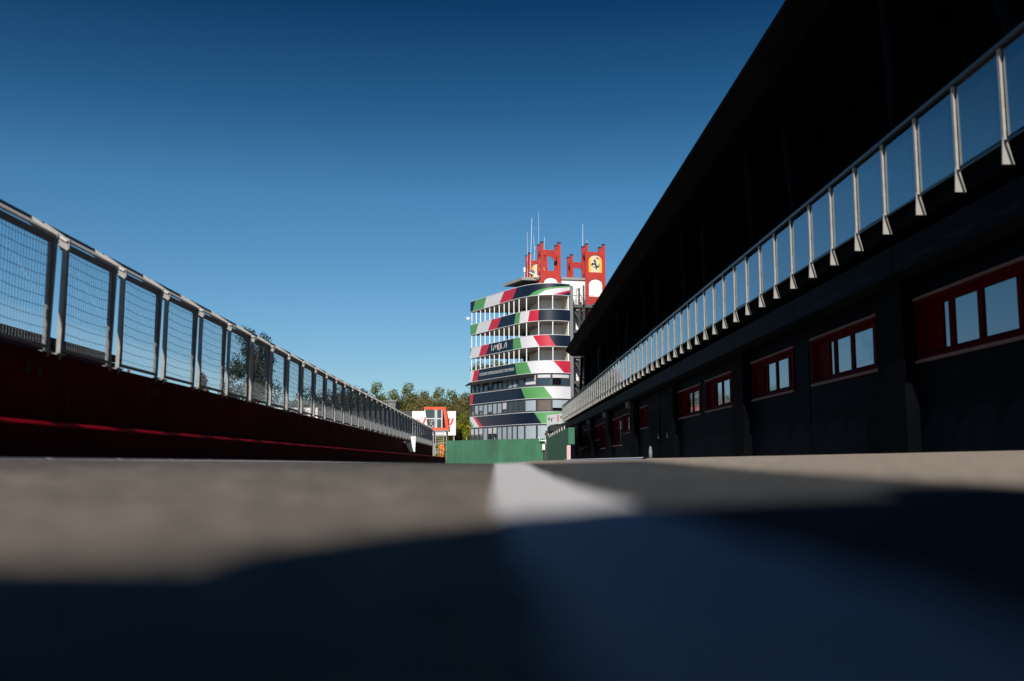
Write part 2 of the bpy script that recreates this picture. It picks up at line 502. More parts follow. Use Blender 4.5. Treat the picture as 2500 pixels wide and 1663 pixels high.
# ------------------------------------------------------------------ pit building (right)
Y0, Y1 = -12.0, 98.5
pit = thing("pit_building", "long dark pit building with glass balustrade and big overhanging roof along the pit lane", "building", (9, 40, 0))
# roof: one swept section with a sloping front fascia
sec = [(7.0, 11.02), (7.0, 11.14), (7.9, 11.9), (24, 12.6), (24, 10.5), (7.62, 10.5)]
segs = [-12, 13.5, 39, 64.5, 90.0, 98.9]
b = MB(); sb = MB()
for a, c in zip(segs[:-1], segs[1:]):
    b.prism([(x, a + .012, z) for x, z in sec], (0, c - a - .024, 0))
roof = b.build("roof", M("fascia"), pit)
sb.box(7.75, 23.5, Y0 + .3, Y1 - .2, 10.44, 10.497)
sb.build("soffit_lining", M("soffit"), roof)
# upper storey
b = MB()
b.box(10.6, 23.5, Y0 + .4, Y1 - .2, 4.36, 10.43)
b.build("upper_wall", M("pit_dark"), pit)
b = MB(); g = MB()
y = Y0 + 1
while y < Y1 - 3:
    b.box(10.46, 10.597, y, y + .09, 4.36, 10.43)
    g.box(10.5, 10.56, y + .1, y + 2.9, 4.9, 7.3)
    g.box(10.5, 10.56, y + .1, y + 2.9, 7.45, 9.9)
    y += 3.0
for z in (4.8, 7.33, 9.95):
    b.box(10.44, 10.598, Y0 + .5, Y1 - 1, z, z + .09)
cw = b.build("curtain_wall_frame", M("pit_dark"), pit)
g.build("upper_glazing", M("dark_glass"), cw)
b = MB(); b.box(8.75, 10.58, Y1 - 1.5, Y1 - .25, 4.36, 10.43); b.build("end_wall", M("garage_navy"), pit)
# balcony slab and beam
b = MB(); b.box(6.86, 10.6, Y0, Y1, 3.98, 4.355); b.build("balcony_slab", M("pit_dark"), pit)
b = MB(); y = Y1 + .4
while y > Y0:
    b.box(6.95, 7.36, y - 5.83, y - .02, 3.30, 3.80)
    y -= 5.85
b.build("balcony_beam", M("beam_slate"), pit)
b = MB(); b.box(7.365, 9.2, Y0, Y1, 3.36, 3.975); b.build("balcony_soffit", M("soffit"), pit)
# garage front with openings
OPEN = [(1.9, 6.0, 1.85, 2.93), (7.7, 12.0, 1.85, 2.93), (13.55, 17.75, 1.85, 2.93), (19.15, 23.6, 1.88, 2.93), (25.1, 29.2, 1.86, 2.92), (31.7, 35.7, 1.84, 2.90), (36.6, 41.0, 1.82, 2.88),
        (49.4, 52.0, 1.76, 2.81), (55.4, 58.95, 1.71, 2.74), (59.8, 64.3, 1.05, 2.70), (68.8, 71.8, 0.99, 2.70), (72.4, 76.1, 1.64, 2.67), (82.0, 85.4, 1.30, 2.62)]
WX0, WX1 = 7.6, 8.05
b = MB(); y = Y0
for (a, c, z0, z1) in OPEN:
    b.box(WX0, WX1, y, a, -.3, 3.355)
    b.box(WX0, WX1, a, c, -.3, z0); b.box(WX0, WX1, a, c, z1, 3.355)
    y = c
b.box(WX0, WX1, y, Y1, -.3, 3.355)
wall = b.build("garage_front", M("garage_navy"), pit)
b = MB(); b.box(9.0, 9.2, Y0, Y1, -.3, 3.355); b.box(8.05, 9.2, Y0, Y0 + .2, -.3, 3.355); b.box(8.05, 9.0, Y1 - .2, Y1, -.3, 3.355)
b.build("inner_wall", M("dark_inside"), pit)
# panel joints and doors of the garage front
for yy in [2.0 + 1.46 * k for k in range(66)]:
    if all(not (a - .05 < yy < c + .05) for a, c, _, _ in OPEN):
        b = MB(); b.box(7.588, 7.598, yy, yy + .025, 0.1, 3.3); b.build("panel_joint", M("pit_dark"), wall)
for (a, c) in ((43.6, 45.6), (46.0, 48.6), (86.2, 87.4)):
    d = MB(); d.box(7.575, 7.597, a, c, .22, 2.5); dd = d.build("garage_door", M("pit_dark"), pit)
    h = MB(); h.box(7.52, 7.572, a + .1, a + .16, 1.1, 1.35); h.build("handle", M("frame_grey"), dd)
for (a, c, z0, z1) in OPEN:
    f = MB()
    f.box(7.57, 7.80, a, a + .06, z0, z1); f.box(7.57, 7.80, c - .06, c, z0, z1)
    f.box(7.572, 7.80, a + .06, c - .06, z0 + .002, z0 + .06); f.box(7.572, 7.80, a + .06, c - .06, z1 - .06, z1 - .002)
    L = c - a
    red = c - .2 * L                      # solid red leaf at the far end
    f.box(7.69, 7.74, red, c - .061, z0 + .061, z1 - .061)
    cuts = [a + .06, a + .06 + .20 * (red - a), a + .06 + .56 * (red - a), red - .12 * (red - a), red]
    for yy in cuts:
        f.box(7.685, 7.745, max(yy - .075, a + .061), min(yy + .075, red), z0 + .061, z1 - .061)
    f.box(7.687, 7.743, a + .061, red, z0 + .06, z0 + .15); f.box(7.687, 7.743, a + .061, red, z1 - .15, z1 - .06)
    fr = f.build("garage_window", M("frame_red"), pit)
    p = MB(); p.box(7.715, 7.725, a + .07, red, z0 + .10, z1 - .10); p.build("pane", M("window_mirror"), fr)
    for za, zb, nm in ((z1, z1 + .045, "head_lip"), (z0 - .05, z0, "sill")):
        q = MB(); q.box(7.54, 7.60, a - .03, c + .03, za, zb); q.build(nm, M("lip_sunlit"), fr)
PIL = [18.3 + 11.72 * k for k in range(-2, 7)]
for yy in PIL:
    b = MB(); b.box(7.34, 7.585, yy - .62, yy + .62, -.3, 3.30); b.build("pillar", M("pit_dark"), pit)
for yy in PIL[5:]:
    b = MB(); b.box(7.2, 7.5, yy + .8, yy + 1.5, 2.98, 3.28); b.box(7.16, 7.54, yy + .76, yy + 1.54, 3.28, 3.297); b.build("soffit_lamp", M("lamp_grey"), pit)
for yy in PIL:
    b = MB(); b.tube((8.6, yy + 2, 4.36), (8.4, yy + 2.1, 10.43), .12, 12)
    b.build("roof_column", M("beam_slate"), pit, smooth=False)
    b = MB(); b.tube((8.1, yy + 7.2, 4.36), (8.7, yy + 10.6, 10.43), .11, 12, .15)
    b.build("roof_strut", M("beam_slate"), pit)
# railing
rl = MB(); rl.box(6.655, 6.745, 1.6, Y1 + .6, 5.515, 5.575); rl.box(6.685, 6.715, 1.6, Y1 + .6, 4.215, 4.245)
rail = rl.build("balcony_railing", M("rail_dark"), pit)
post_me = gl_me = None; PR = random.Random(17)
BY = [12.60 + 1.352 * k for k in range(-8, 65)]
for k, yy in enumerate(BY):
    if post_me is None:
        p = MB()
        p.box(6.682, 6.718, -.03, .03, 4.26, 5.513)
        p.prism([(6.655, -.012, 3.93), (6.815, -.012, 3.93), (6.725, -.012, 4.30), (6.675, -.012, 4.30)], (0, .024, 0))
        p.box(6.69, 6.73, .031, .06, 5.30, 5.36); p.box(6.69, 6.73, .031, .06, 4.42, 4.48)
        g = MB(); g.box(6.724, 6.736, .05, 1.30, 4.27, 5.46)
        o = p.build("railing_post", M("steel_post"), rail, loc=(0, 0, 0)); post_me = o.data
        q = g.build("glass_pane", M("balustrade_glass"), rail, loc=(0, 0, 0)); gl_me = q.data
    else:
        o = link("railing_post", post_me, rail, (0, 0, 0)); q = link("glass_pane", gl_me, rail, (0, 0, 0))
    for e in (o, q):
        e.location = (0, yy, 0)
    q.rotation_euler = (0, PR.uniform(-.006, .006), 0)
    q.location.x = 6.73 * (1 - math.cos(q.rotation_euler.y)) - 4.87 * math.sin(q.rotation_euler.y)

tr = MB()
for dx in (0, .45):
    for dy in (0, .45):
        tr.tube((8.75 + dx, 88 + dy, 4.36), (8.75 + dx, 88 + dy, 10.2), .03, 6)
for k in range(13):
    z = 4.4 + k * .45
    s_ = 1 if k % 2 else 0
    tr.tube((8.75 + .45 * s_, 88, z), (8.75 + .45 * (1 - s_), 88, z + .45), .018, 5)
    tr.tube((8.75, 88 + .45 * s_, z), (8.75, 88.45 - .45 * s_, z + .45), .018, 5)
tag(tr.build("lighting_truss", M("stair_grey"), loc=(0, 0, 0)), "slim lattice truss mast standing on the balcony under the roof end", "truss")
b = MB()
b.tube((7.15, 46.0, gz(7.1, 46)), (7.15, 46.0, .6), .085, 14, .075); b.ball((7.15, 46.0, .6), .075, 12, 0, 2.2)
tag(b.build("bollard", M("plastic_grey"), smooth=True), "pale rounded guard post standing at the foot of a dark garage pillar", "bollard")

# ------------------------------------------------------------------ pit wall and debris fence (left)
pw = thing("pit_wall", "dark red pit wall with a bright red ledge below the mesh fence", "wall", (-5.7, 40, 0))
b = MB(); y = -12.0
while y < 90:
    y2 = min(y + 4.15, 89.9)
    b.box(-5.95, -5.62, y + .008, y2 - .008, -.3, 1.37)
    y += 4.15
up = b.build("wall_panel", M("wall_red"), pw)
b = MB(); y = -12.0
while y < 105.9:
    y2 = min(y + 8.3, 106.0)
    b.box(-5.615, -5.265, y + .006, y2 - .006, -.3, .47)
    y += 8.3
b.box(-6.3, -5.62, 89.95, 112.6, -.3, .40)
b.build("plinth", M("wall_red"), pw)
b = MB(); b.prism([(-5.255, -12, .473), (-5.255, -12, .485), (-5.315, -12, .530), (-5.617, -12, .545), (-5.617, -12, .473)], (0, 118, 0)); b.build("ledge", M("ledge_red"), pw)
b = MB(); b.box(-5.97, -5.60, -12, 89.95, 1.372, 1.41); b.build("coping", M("wall_red"), pw)
for k in range(17):
    yy = 7.1 + 4.15 * k
    b = MB(); b.tube((-5.66, yy, 1.405), (-5.66, yy, 1.44), .026, 8, .024); b.ball((-5.66, yy, 1.44), .024, 8)
    b.build("marker_lamp", M("lamp_red"), pw, smooth=True)
    b = MB(); b.box(-5.618, -5.60, yy + .7, yy + .8, 1.12, 1.24); b.box(-5.618, -5.603, yy + 1.0, yy + 1.1, 1.12, 1.24); b.build("bracket", M("dull_plate"), pw)
    b = MB(); b.box(-5.618, -5.608, yy + 1.9, yy + 1.94, .8, 1.04); b.build("joint_plate", M("dull_plate"), pw)

fence = thing("debris_fence", "galvanised debris fence with mesh panels leaning out at the top above the red pit wall", "fence", (-5.7, 40, 1.4))
def lit_post():
    p = MB()
    p.add([(-5.642, -.026, 1.36), (-5.590, -.026, 1.36), (-5.590, .026, 1.36), (-5.642, .026, 1.36),
           (-5.630, -.028, 2.88), (-5.560, -.028, 2.88), (-5.560, .028, 2.88), (-5.630, .028, 2.88)],
          [(0, 3, 2, 1), (4, 5, 6, 7), (0, 1, 5, 4), (1, 2, 6, 5), (2, 3, 7, 6), (3, 0, 4, 7)])
    p.box(-5.72, -5.56, -.09, .09, 1.411, 1.43)
    # leaning arm with a gusset plate
    p.prism([(-5.655, -.02, 2.78), (-5.545, -.02, 2.80), (-5.545, -.02, 2.92), (-5.88, -.02, 3.15), (-5.96, -.02, 3.09), (-5.70, -.02, 2.88)], (0, .04, 0))
    return p
def panel():
    p = MB()
    p.box(-5.635, -5.585, .05, 1.61, 2.80, 2.875); p.box(-5.635, -5.585, .05, 1.61, 1.46, 1.50)
    p.box(-5.632, -5.588, .05, .09, 1.50, 2.80); p.box(-5.632, -5.588, 1.57, 1.61, 1.50, 2.80)
    return p
def plate_top():
    p = MB()
    p.prism([(-5.575, -.06, 2.885), (-5.558, -.06, 2.905), (-5.87, -.06, 3.10), (-5.89, -.06, 3.08)], (0, 1.80, 0))
    return p
def wires():
    p = MB(); rr = random.Random(4)
    for k in range(21):
        yy = .07 + k * .0755
        p.bar((-5.61, yy, 1.5), (-5.61, yy + rr.uniform(-.006, .006), 2.8), .0045)
    for k in range(10):
        z = 1.58 + k * .13
        prev = (-5.604, .05, z)
        for q in range(1, 9):
            cur = (-5.604, .05 + 1.56 * q / 8, z - .018 * math.sin(math.pi * q / 8) + rr.uniform(-.004, .004))
            p.bar(prev, cur, .0055); prev = cur
    return p
def top_rail():
    p = MB(); p.box(-5.95, -5.89, -.06, 1.75, 3.085, 3.155)
    return p
FY = [18.86 + 2.012 * k for k in range(-8, 35)]
mesh_cache = None
off = Vector((-5.7, 40, 1.4))
for yy in FY:
    if mesh_cache is None:
        a = panel().build("fence_panel", M("panel_frame"), fence, loc=(0, 0, 0))
        w = wires().build("wire_mesh", M("wire"), a, loc=(0, 0, 0))
        r_ = top_rail().build("top_rail", M("rail_black"), a, loc=(0, 0, 0))
        tp = plate_top().build("top_plate", M("top_plate"), a, loc=(0, 0, 0))
        p1 = lit_post().build("fence_post", M("galv"), fence, loc=(0, 0, 0))
        mesh_cache = (a.data, w.data, r_.data, p1.data, tp.data)
        p2 = link("fence_post", p1.data, fence, (0, 0, 0))
    else:
        a = link("fence_panel", mesh_cache[0], fence, (0, 0, 0))
        link("wire_mesh", mesh_cache[1], a, (0, 0, 0)); link("top_rail", mesh_cache[2], a, (0, 0, 0)); link("top_plate", mesh_cache[4], a, (0, 0, 0))
        p1 = link("fence_post", mesh_cache[3], fence, (0, 0, 0)); p2 = link("fence_post", mesh_cache[3], fence, (0, 0, 0))
    a.location = Vector((0, yy, 0)) - off
    p1.location = Vector((0, yy, 0)) - off
    p2.location = Vector((0, yy + 1.66, 0)) - off

# tapered white boards on the wall
tb = thing("tapered_board", "white tapered board held out from the red pit wall near its far end", "sign", (-5.0, 60.5, .6))
b = MB(); b.prism([(-5.10, 60.5, 1.56), (-4.79, 60.5, 1.57), (-4.84, 60.5, .63), (-4.98, 60.5, .63)], (0, .05, 0)); b.build("front_board", M("board_white"), tb)
b = MB(); b.box(-5.615, -4.9, 60.56, 60.62, 1.18, 1.26); b.box(-5.0, -4.94, 60.552, 60.62, .8, 1.178); b.build("support_arm", M("galv"), tb)
b = MB(); b.prism([(-5.600, 61.6, 1.33), (-5.600, 68.0, 1.33), (-5.600, 67.4, .66), (-5.600, 65.6, .66)], (.03, 0, 0)); b.build("side_board", M("board_white"), tb)
v_, f_ = text_polys("33"); b = MB(); b.add([(-4.95 + .11 * x, 60.496, 1.38 + .1 * y) for x, y in v_], f_); b.build("lettering", M("letter_red"), tb, fix=False)

# ------------------------------------------------------------------ green end walls
gw = thing("green_wall", "low green painted wall closing the far end of the pit lane", "wall", (0, 111, 0))
b = MB()
xs = [-5.41 + 1.56 * k for k in range(8)]
for a, c in zip(xs[:-1], xs[1:]):
    b.box(a + .004, c - .004, 111, 111.3, -.4, 2.32 + .023 * (a + 5.41))
b.build("wall_panel", M("green_wall"), gw)
b = MB()
for a, c in zip(xs[:-1], xs[1:]):
    b.box(a + .004, c - .004, 110.985, 111.32, 2.325 + .023 * (a + 5.41), 2.37 + .023 * (a + 5.41))
b.build("coping", M("green_edge"), gw)
for x in (-3.2, -.05, 2.9):
    b = MB(); b.tube((x, 111.2, 2.3), (x, 111.2, 2.75), .03, 8); b.build("short_post", M("concrete_pale"), gw)
gs = thing("green_side_wall", "green wall running along the garages towards the green end wall", "wall", (5.5, 92, 0))
b = MB(); ys = [74 + 3.67 * k for k in range(11)]
for a, c in zip(ys[:-1], ys[1:]):
    xa = 5.42 + .006 * (a - 74); xc = 5.42 + .006 * (c - 74)
    b.add([(xa, a + .004, -.4), (xc, c - .004, -.4), (xc, c - .004, 2.56), (xa, a + .004, 2.56), (xa + .25, a + .004, -.4), (xc + .25, c - .004, -.4), (xc + .25, c - .004, 2.56), (xa + .25, a + .004, 2.56)],
          [(0, 1, 2, 3), (4, 7, 6, 5), (0, 3, 7, 4), (1, 5, 6, 2), (3, 2, 6, 7), (0, 4, 5, 1)])
b.build("wall_panel", M("green_wall"), gs)
b = MB(); b.box(5.40, 5.86, 73.8, 73.98, 1.32, 2.56); b.build("end_panel", M("green_edge"), gs)
b = MB(); b.box(5.56, 5.86, 73.82, 73.97, -.2, 1.315); b.build("dark_base", M("garage_navy"), gs)
for yy in ys[2:]:
    b = MB(); b.tube((5.6 + .006 * (yy - 74), yy, 2.56), (5.6 + .006 * (yy - 74), yy, 2.95), .05, 8); b.build("short_post", M("concrete_pale"), gs)
ch = MB()
rr = random.Random(2)
ch.box(5.27, 5.54, 73.6, 73.64, .15, 1.24)
for i in range(4):
    for j in range(12):
        if (i + j) % 2:
            ch.box(5.275 + .065 * i, 5.34 + .065 * i, 73.594, 73.599, .17 + .088 * j, .258 + .088 * j, 1)
tag(ch.build("chequered_board", [M("board_white"), M("check_red")]), "narrow red and white chequered board standing at the end of the green side wall", "sign")
b = MB(); b.tube((5.35, 110.6, -.2), (5.35, 110.6, 1.5), .04, 8, mi=1); b.box(5.2, 5.5, 110.5, 110.7, 1.32, 1.95); b.box(4.85, 5.7, 110.6, 110.66, 2.32, 2.42)
b.bar((4.75, 110.63, 2.75), (5.05, 110.63, 2.3), .06)
tag(b.build("signal_post", [M("board_white"), M("stair_dark")]), "white signal box on a thin dark post in the corner of the green walls", "signal")

# banner balcony and black sign near the end of the pit building
bn = thing("banner_balcony", "pale grey banner panel hung at the far end of the balcony", "banner", (6.2, 104, 3.8))
b = MB(); b.prism([(5.37, 104, 3.79), (7.15, 103.4, 4.04), (7.15, 103.4, 5.05), (5.37, 104, 4.85)], (.02, .12, 0)); b.build("panel", M("grey_banner"), bn)
b = MB()
for (x0, x1, z0, z1) in ((5.5, 5.68, 4.32, 4.62), (5.78, 5.92, 4.2, 4.55), (5.95, 6.05, 4.5, 4.6), (6.75, 6.9, 4.5, 4.75)):
    yy = 104 - (x0 - 5.37) * .337 - .012
    b = MB(); b.prism([(x0, yy, z0), (x1, yy - (x1 - x0) * .337, z0), (x1, yy - (x1 - x0) * .337, z1), (x0, yy, z1)], (0, .008, 0))
    b.build("logo_mark", M("letter_grey"), bn)
b = MB(); b.prism([(6.45, 103.62, 4.2), (6.58, 103.57, 4.2), (6.58, 103.57, 4.85), (6.45, 103.62, 4.85)], (0, .008, 0)); b.build("logo_mark", M("check_red"), bn)
b = MB(); b.box(5.7, 8.4, 103.9, 109, 3.2, 3.78); b.box(7.2, 8.6, 99.2, 109, 3.6, 5.0); b.build("underside", M("dark_inside"), bn)
bs = thing("black_sign", "black sign box with white lettering above the green side wall", "sign", (6.1, 107, 2.5))
b = MB(); b.box(5.42, 7.0, 107, 107.4, 2.45, 3.35); b.box(5.3, 5.42, 107.1, 107.3, 2.85, 3.1); b.build("box", M("cabin_black"), bs)
b = MB(); b.box(5.5, 5.7, 107.1, 107.3, -.2, 2.45); b.build("leg", M("cabin_black"), bs)
v_, f_ = text_polys("sorrento"); b = MB(); b.add([(5.62 + 1.3 * x, 106.995, 2.86 + .2 * y) for x, y in v_], f_); b.build("lettering", M("letter_white"), bs, fix=False)

# ------------------------------------------------------------------ control tower
FC = [(-3.26, 132.27), (-1.1, 128.16), (1.15, 123.9), (2.4, 121.55), (3.2, 120.25), (4.12, 119.15), (5.15, 118.4), (6.38, 118.0), (7.6, 118.1), (8.94, 118.7)]
def dense():
    P = [Vector(p) for p in FC]; P = [2 * P[0] - P[1]] + P + [2 * P[-1] - P[-2]]; out = []
    for i in range(1, len(P) - 2):
        for k in range(12):
            t = k / 12; a, b_, c, d = P[i - 1:i + 3]
            out.append(.5 * ((2 * b_) + (c - a) * t + (2 * a - 5 * b_ + 4 * c - d) * t * t + (3 * b_ - a - 3 * c + d) * t ** 3))
    out.append(P[-2]); return out
FD = dense(); FS = [0.0]
for a, c in zip(FD[:-1], FD[1:]): FS.append(FS[-1] + (c - a).length)
SL = FS[-1]
def fac(s, z, out=0.0):
    i = 0
    while i < len(FS) - 2 and FS[i + 1] < s: i += 1
    d = (FD[i + 1] - FD[i]); u = (s - FS[i]) / d.length / 1.0
    p = FD[i] + d.normalized() * (s - FS[i])
    a = (FD[min(i + 2, len(FD) - 1)] - FD[max(i - 1, 0)]).normalized()
    return Vector((p.x + a.y * out, p.y - a.x * out, z))

tower = thing("control_tower", "tall race control tower with tricolour bands, open floors and red roof turrets", "tower", (4, 124, 0))
BM = ["navy", "band_green", "band_white", "band_red", "panel_grey"]
bmats = [M(k) for k in BM]
def band(z0, z1, stripes, end_s, first, swoosh=None):
    """stripes: (s at bottom, s at top, material after it); end_s: where stripes stop"""
    b = MB(); rows = 5
    bounds = [(0, 0, first)] + stripes + [(end_s, end_s, None)]
    for (b0, t0, mi), (b1, t1, _) in zip(bounds[:-1], bounds[1:]):
        nsub = max(2, int(max(b1 - b0, t1 - t0) / .3))
        for r in range(rows):
            h0, h1 = r / rows, (r + 1) / rows
            for k in range(nsub):
                def S(h, u):
                    a = max(0, min(end_s, b0 + (t0 - b0) * h)); c = max(0, min(end_s, b1 + (t1 - b1) * h))
                    return a + (c - a) * u
                q = [(S(h0, k / nsub), h0), (S(h0, (k + 1) / nsub), h0), (S(h1, (k + 1) / nsub), h1), (S(h1, k / nsub), h1)]
                if abs(q[1][0] - q[0][0]) + abs(q[2][0] - q[3][0]) < 1e-4: continue
                b.add([fac(s, z0 + (z1 - z0) * h, .12) for s, h in q], [(0, 1, 2, 3)], mi)
    if swoosh:
        curves, mids = swoosh       # curves: lists of (s, z); mids: material below curve 0, between, above last
        def ev(cv, s):
            if s <= cv[0][0]: return z0 if cv[0][1] <= z0 + .1 else cv[0][1]
            for (a, za), (c, zc) in zip(cv[:-1], cv[1:]):
                if s <= c: return za + (zc - za) * (s - a) / (c - a)
            return cv[-1][1]
        n = 60
        for k in range(n):
            sa = end_s + (SL - end_s) * k / n; sb_ = end_s + (SL - end_s) * (k + 1) / n
            la = [z0] + [min(z1, max(z0, ev(c, sa))) for c in curves] + [z1]
            lb = [z0] + [min(z1, max(z0, ev(c, sb_))) for c in curves] + [z1]
            for j, mi in enumerate(mids):
                if la[j + 1] - la[j] + lb[j + 1] - lb[j] < 1e-3: continue
                b.add([fac(sa, la[j], .12), fac(sb_, lb[j], .12), fac(sb_, lb[j + 1], .12), fac(sa, la[j + 1], .12)], [(0, 1, 2, 3)], mi)
    # back, top and bottom of the panel: white metal edge
    n = 70
    for k in range(n):
        sa, sb_ = SL * k / n, SL * (k + 1) / n
        for z, lo in ((z1, z1 + .03), (z0 - .03, z0)):
            pa, pb, pc, pd = fac(sa, 0, .14), fac(sb_, 0, .14), fac(sb_, 0, -.12), fac(sa, 0, -.12)
            za, zb = (z1 + .001, z1 + .05) if z == z1 else (z0 - .05, z0 - .001)
            vs = [(p.x, p.y, za) for p in (pa, pb, pc, pd)] + [(p.x, p.y, zb) for p in (pa, pb, pc, pd)]
            b.add(vs, [(0, 3, 2, 1), (4, 5, 6, 7), (0, 1, 5, 4), (2, 3, 7, 6)], 5)
        b.add([fac(sa, z0, -.1), fac(sa, z1, -.1), fac(sb_, z1, -.1), fac(sb_, z0, -.1)], [(0, 1, 2, 3)], 5)
    b.add([fac(0, z0, .12), fac(0, z0, -.1), fac(0, z1, -.1), fac(0, z1, .12)], [(0, 1, 2, 3)], first)
    b.add([fac(SL, z0, .12), fac(SL, z0, -.1), fac(SL, z1, -.1), fac(SL, z1, .12)], [(0, 1, 2, 3)], 5)
    o = b.build("facade_band", bmats + [M("white_metal")], tower, fix=False)
    bm = bmesh.new(); bm.from_mesh(o.data)
    front = [f for f in bm.faces if f.material_index < 5]
    bmesh.ops.remove_doubles(bm, verts=list({v for f in front for v in f.verts}), dist=.0006)
    for f in bm.faces: f.smooth = f.material_index < 5
    bm.to_mesh(o.data); bm.free()
    return o
N, G, W, RD = 0, 1, 2, 3
B1 = (19.96, 21.32); B2 = (16.83, 18.15); B3 = (13.73, 15.07); B4 = (10.56, 11.98); B5 = (7.53, 8.88); B6 = (4.52, 5.86)
sw = ([[(19.04, 19.96), (20.36, 20.38)], [(18.19, 19.96), (19.2, 20.29), (20.36, 20.63)], [(16.26, 19.96), (17.22, 20.44), (18.61, 20.75), (20.36, 20.98)],
       [(15.03, 19.96), (15.8, 20.36), (16.49, 20.59), (17.91, 20.83), (20.36, 21.16)]], [N, RD, W, G, N])
band(*B1, [(.71, 1.42, G), (3.86, 4.75, W), (8.25, 9.55, RD), (11.65, 12.81, N)], 15.0, N, sw)
band(*B2, [(1.54, 2.46, W), (5.1, 6.22, RD), (7.64, 8.79, N), (12.08, 12.57, G), (13.28, 13.58, W), (14.92, 15.21, RD), (16.4, 16.48, N)], SL, G)
band3 = band(*B3, [(-.14, .45, W), (2.5, 3.4, RD), (4.48, 5.6, N), (11.87, 11.87, G), (13.81, 13.4, W), (16.54, 15.68, RD), (18.5, 17.61, N)], SL, G)
band4 = band(*B4, [(.6, 1.23, RD), (2.1, 2.73, N), (12.72, 12.29, G), (15.46, 14.7, W), (19.47, 18.14, RD)], SL, W)
band(*B5, [(.78, .94, N), (14.43, 13.66, G), (18.08, 17.08, W)], SL, RD)
band(*B6, [(.6, -.9, G), (1.31, -.45, W), (2.79, .86, RD), (3.84, 1.62, N), (16.79, 15.82, G)], SL, N)
def facade_marks(polys, s0, s1, z0, z1, m, parent, out=.135):
    v, f = polys; b = MB()
    b.add([fac(s0 + (s1 - s0) * x, z0 + (z1 - z0) * y, out) for x, y in v], f)
    return b.build("lettering", m, parent, fix=False)
facade_marks(stroke_polys(IMOLA, .035), 6.16, 10.24, 14.1, 14.88, M("letter_white"), band3)
facade_marks(stroke_polys([ring(.52, .45, .03, .26, 12)], .04), 6.16, 10.24, 14.1, 14.88, M("letter_red"), band3, .14)
facade_marks(text_polys("AUTODROMO INTERNAZIONALE ENZO E DINO FERRARI"), 2.75, 12.1, 11.13, 11.5, M("letter_white"), band4)

def plate(pts, z0, z1, name, m, parent=tower):
    b = MB(); b.prism([(x, y, z0) for x, y in pts], (0, 0, z1 - z0)); return b.build(name, m, parent)
edge = [tuple(fac(SL * k / 40, 0, -.14).to_2d()) for k in range(41)]
back = [(8.1, 123.9), (8.1, 132.4), (-2.9, 132.4)]
for z in (21.2, 19.9, 16.77, 13.67, 10.5, 7.47, 4.46):
    if z > 20: plate(edge + back, 21.0, 21.25, "roof_slab", M("roof_grey"))
    else: plate(edge + back, z, z + .28, "floor_slab", M("soffit_plaster"))
# open storeys: columns, back walls
CS = [.23, 1.52, 2.79, 4.11, 5.42, 6.69, 8.02, 9.33, 10.61, 11.87, 13.1, 14.57, 16.4, 18.14, 20.2]
OPENF = [(18.2, 19.88), (15.12, 16.75), (12.03, 13.65)]
for (z0, z1) in OPENF:
    for s in CS:
        p = fac(s, 0, -.0)
        b = MB(); b.box(p.x - .055, p.x + .055, p.y - .055, p.y + .055, z0, z1); b.build("column", M("white_metal"), tower)
    zf, zt = z0 - 1.05, z1
    b = MB()
    b.obox((8.02, 123.9, zf), (-.15, 0, 0), (.84, -5.0, 0), (0, 0, zt - zf)); b.build("side_wall", M("plaster"), tower)
    b = MB(); b.obox((7.86, 124.0, zf), (-2.3, -.38, 0), (0, .15, 0), (0, 0, zt - zf)); b.build("back_wall", M("plaster"), tower)
    b = MB(); b.obox((5.52, 123.75, zf), (-.25, -.04, 0), (-.3, 5, 0), (0, 0, zt - zf)); b.obox((5.2, 128.5, zf), (-1.6, -.1, 0), (0, .2, 0), (0, 0, zt - zf)); b.build("inner_wall", M("dark_inside"), tower)
    b = MB(); b.obox((7.55, 123.85, zf), (-.35, -.05, 0), (0, .1, 0), (0, 0, 2.1)); b.build("inner_door", M("frame_grey"), tower)
    for x in (1.6, 4.3):
        b = MB(); b.box(x - .09, x + .09, 131.9, 132.1, zf, zt); b.build("rear_column", M("frame_grey"), tower)
    if z0 < 18:
        b = MB()
        for k in range(7):
            q = fac(7.0 + 1.75 * k, zt - .03, -2.3)
            b.obox((q.x, q.y, zt - .05), (1.5, 0, 0), (0, .14, 0), (0, 0, .045))
        b.build("ceiling_slot", M("frame_grey"), tower)
        b = MB()
        for k in range(6):
            q = fac(4.3 + 2.4 * k, zt - .05, -.55); b.box(q.x - .1, q.x + .1, q.y - .1, q.y + .1, zt - .07, zt - .005)
        b.build("ceiling_lamp", M("white_metal"), tower)
b = MB(); b.obox((6.9, 123.75, 14.2), (.5, .08, 0), (0, -.03, 0), (0, 0, .55)); b.obox((6.2, 123.6, 14.1), (.45, .07, 0), (0, -.03, 0), (0, 0, .35)); b.build("wall_poster", M("sign_yellow"), tower)
# grey end panel at the right edge
b = MB(); b.obox((8.96, 118.72, 2.0), (.42, .15, 0), (-.6, 3.5, 0), (0, 0, 19.2)); b.build("end_panel", M("panel_grey"), tower)
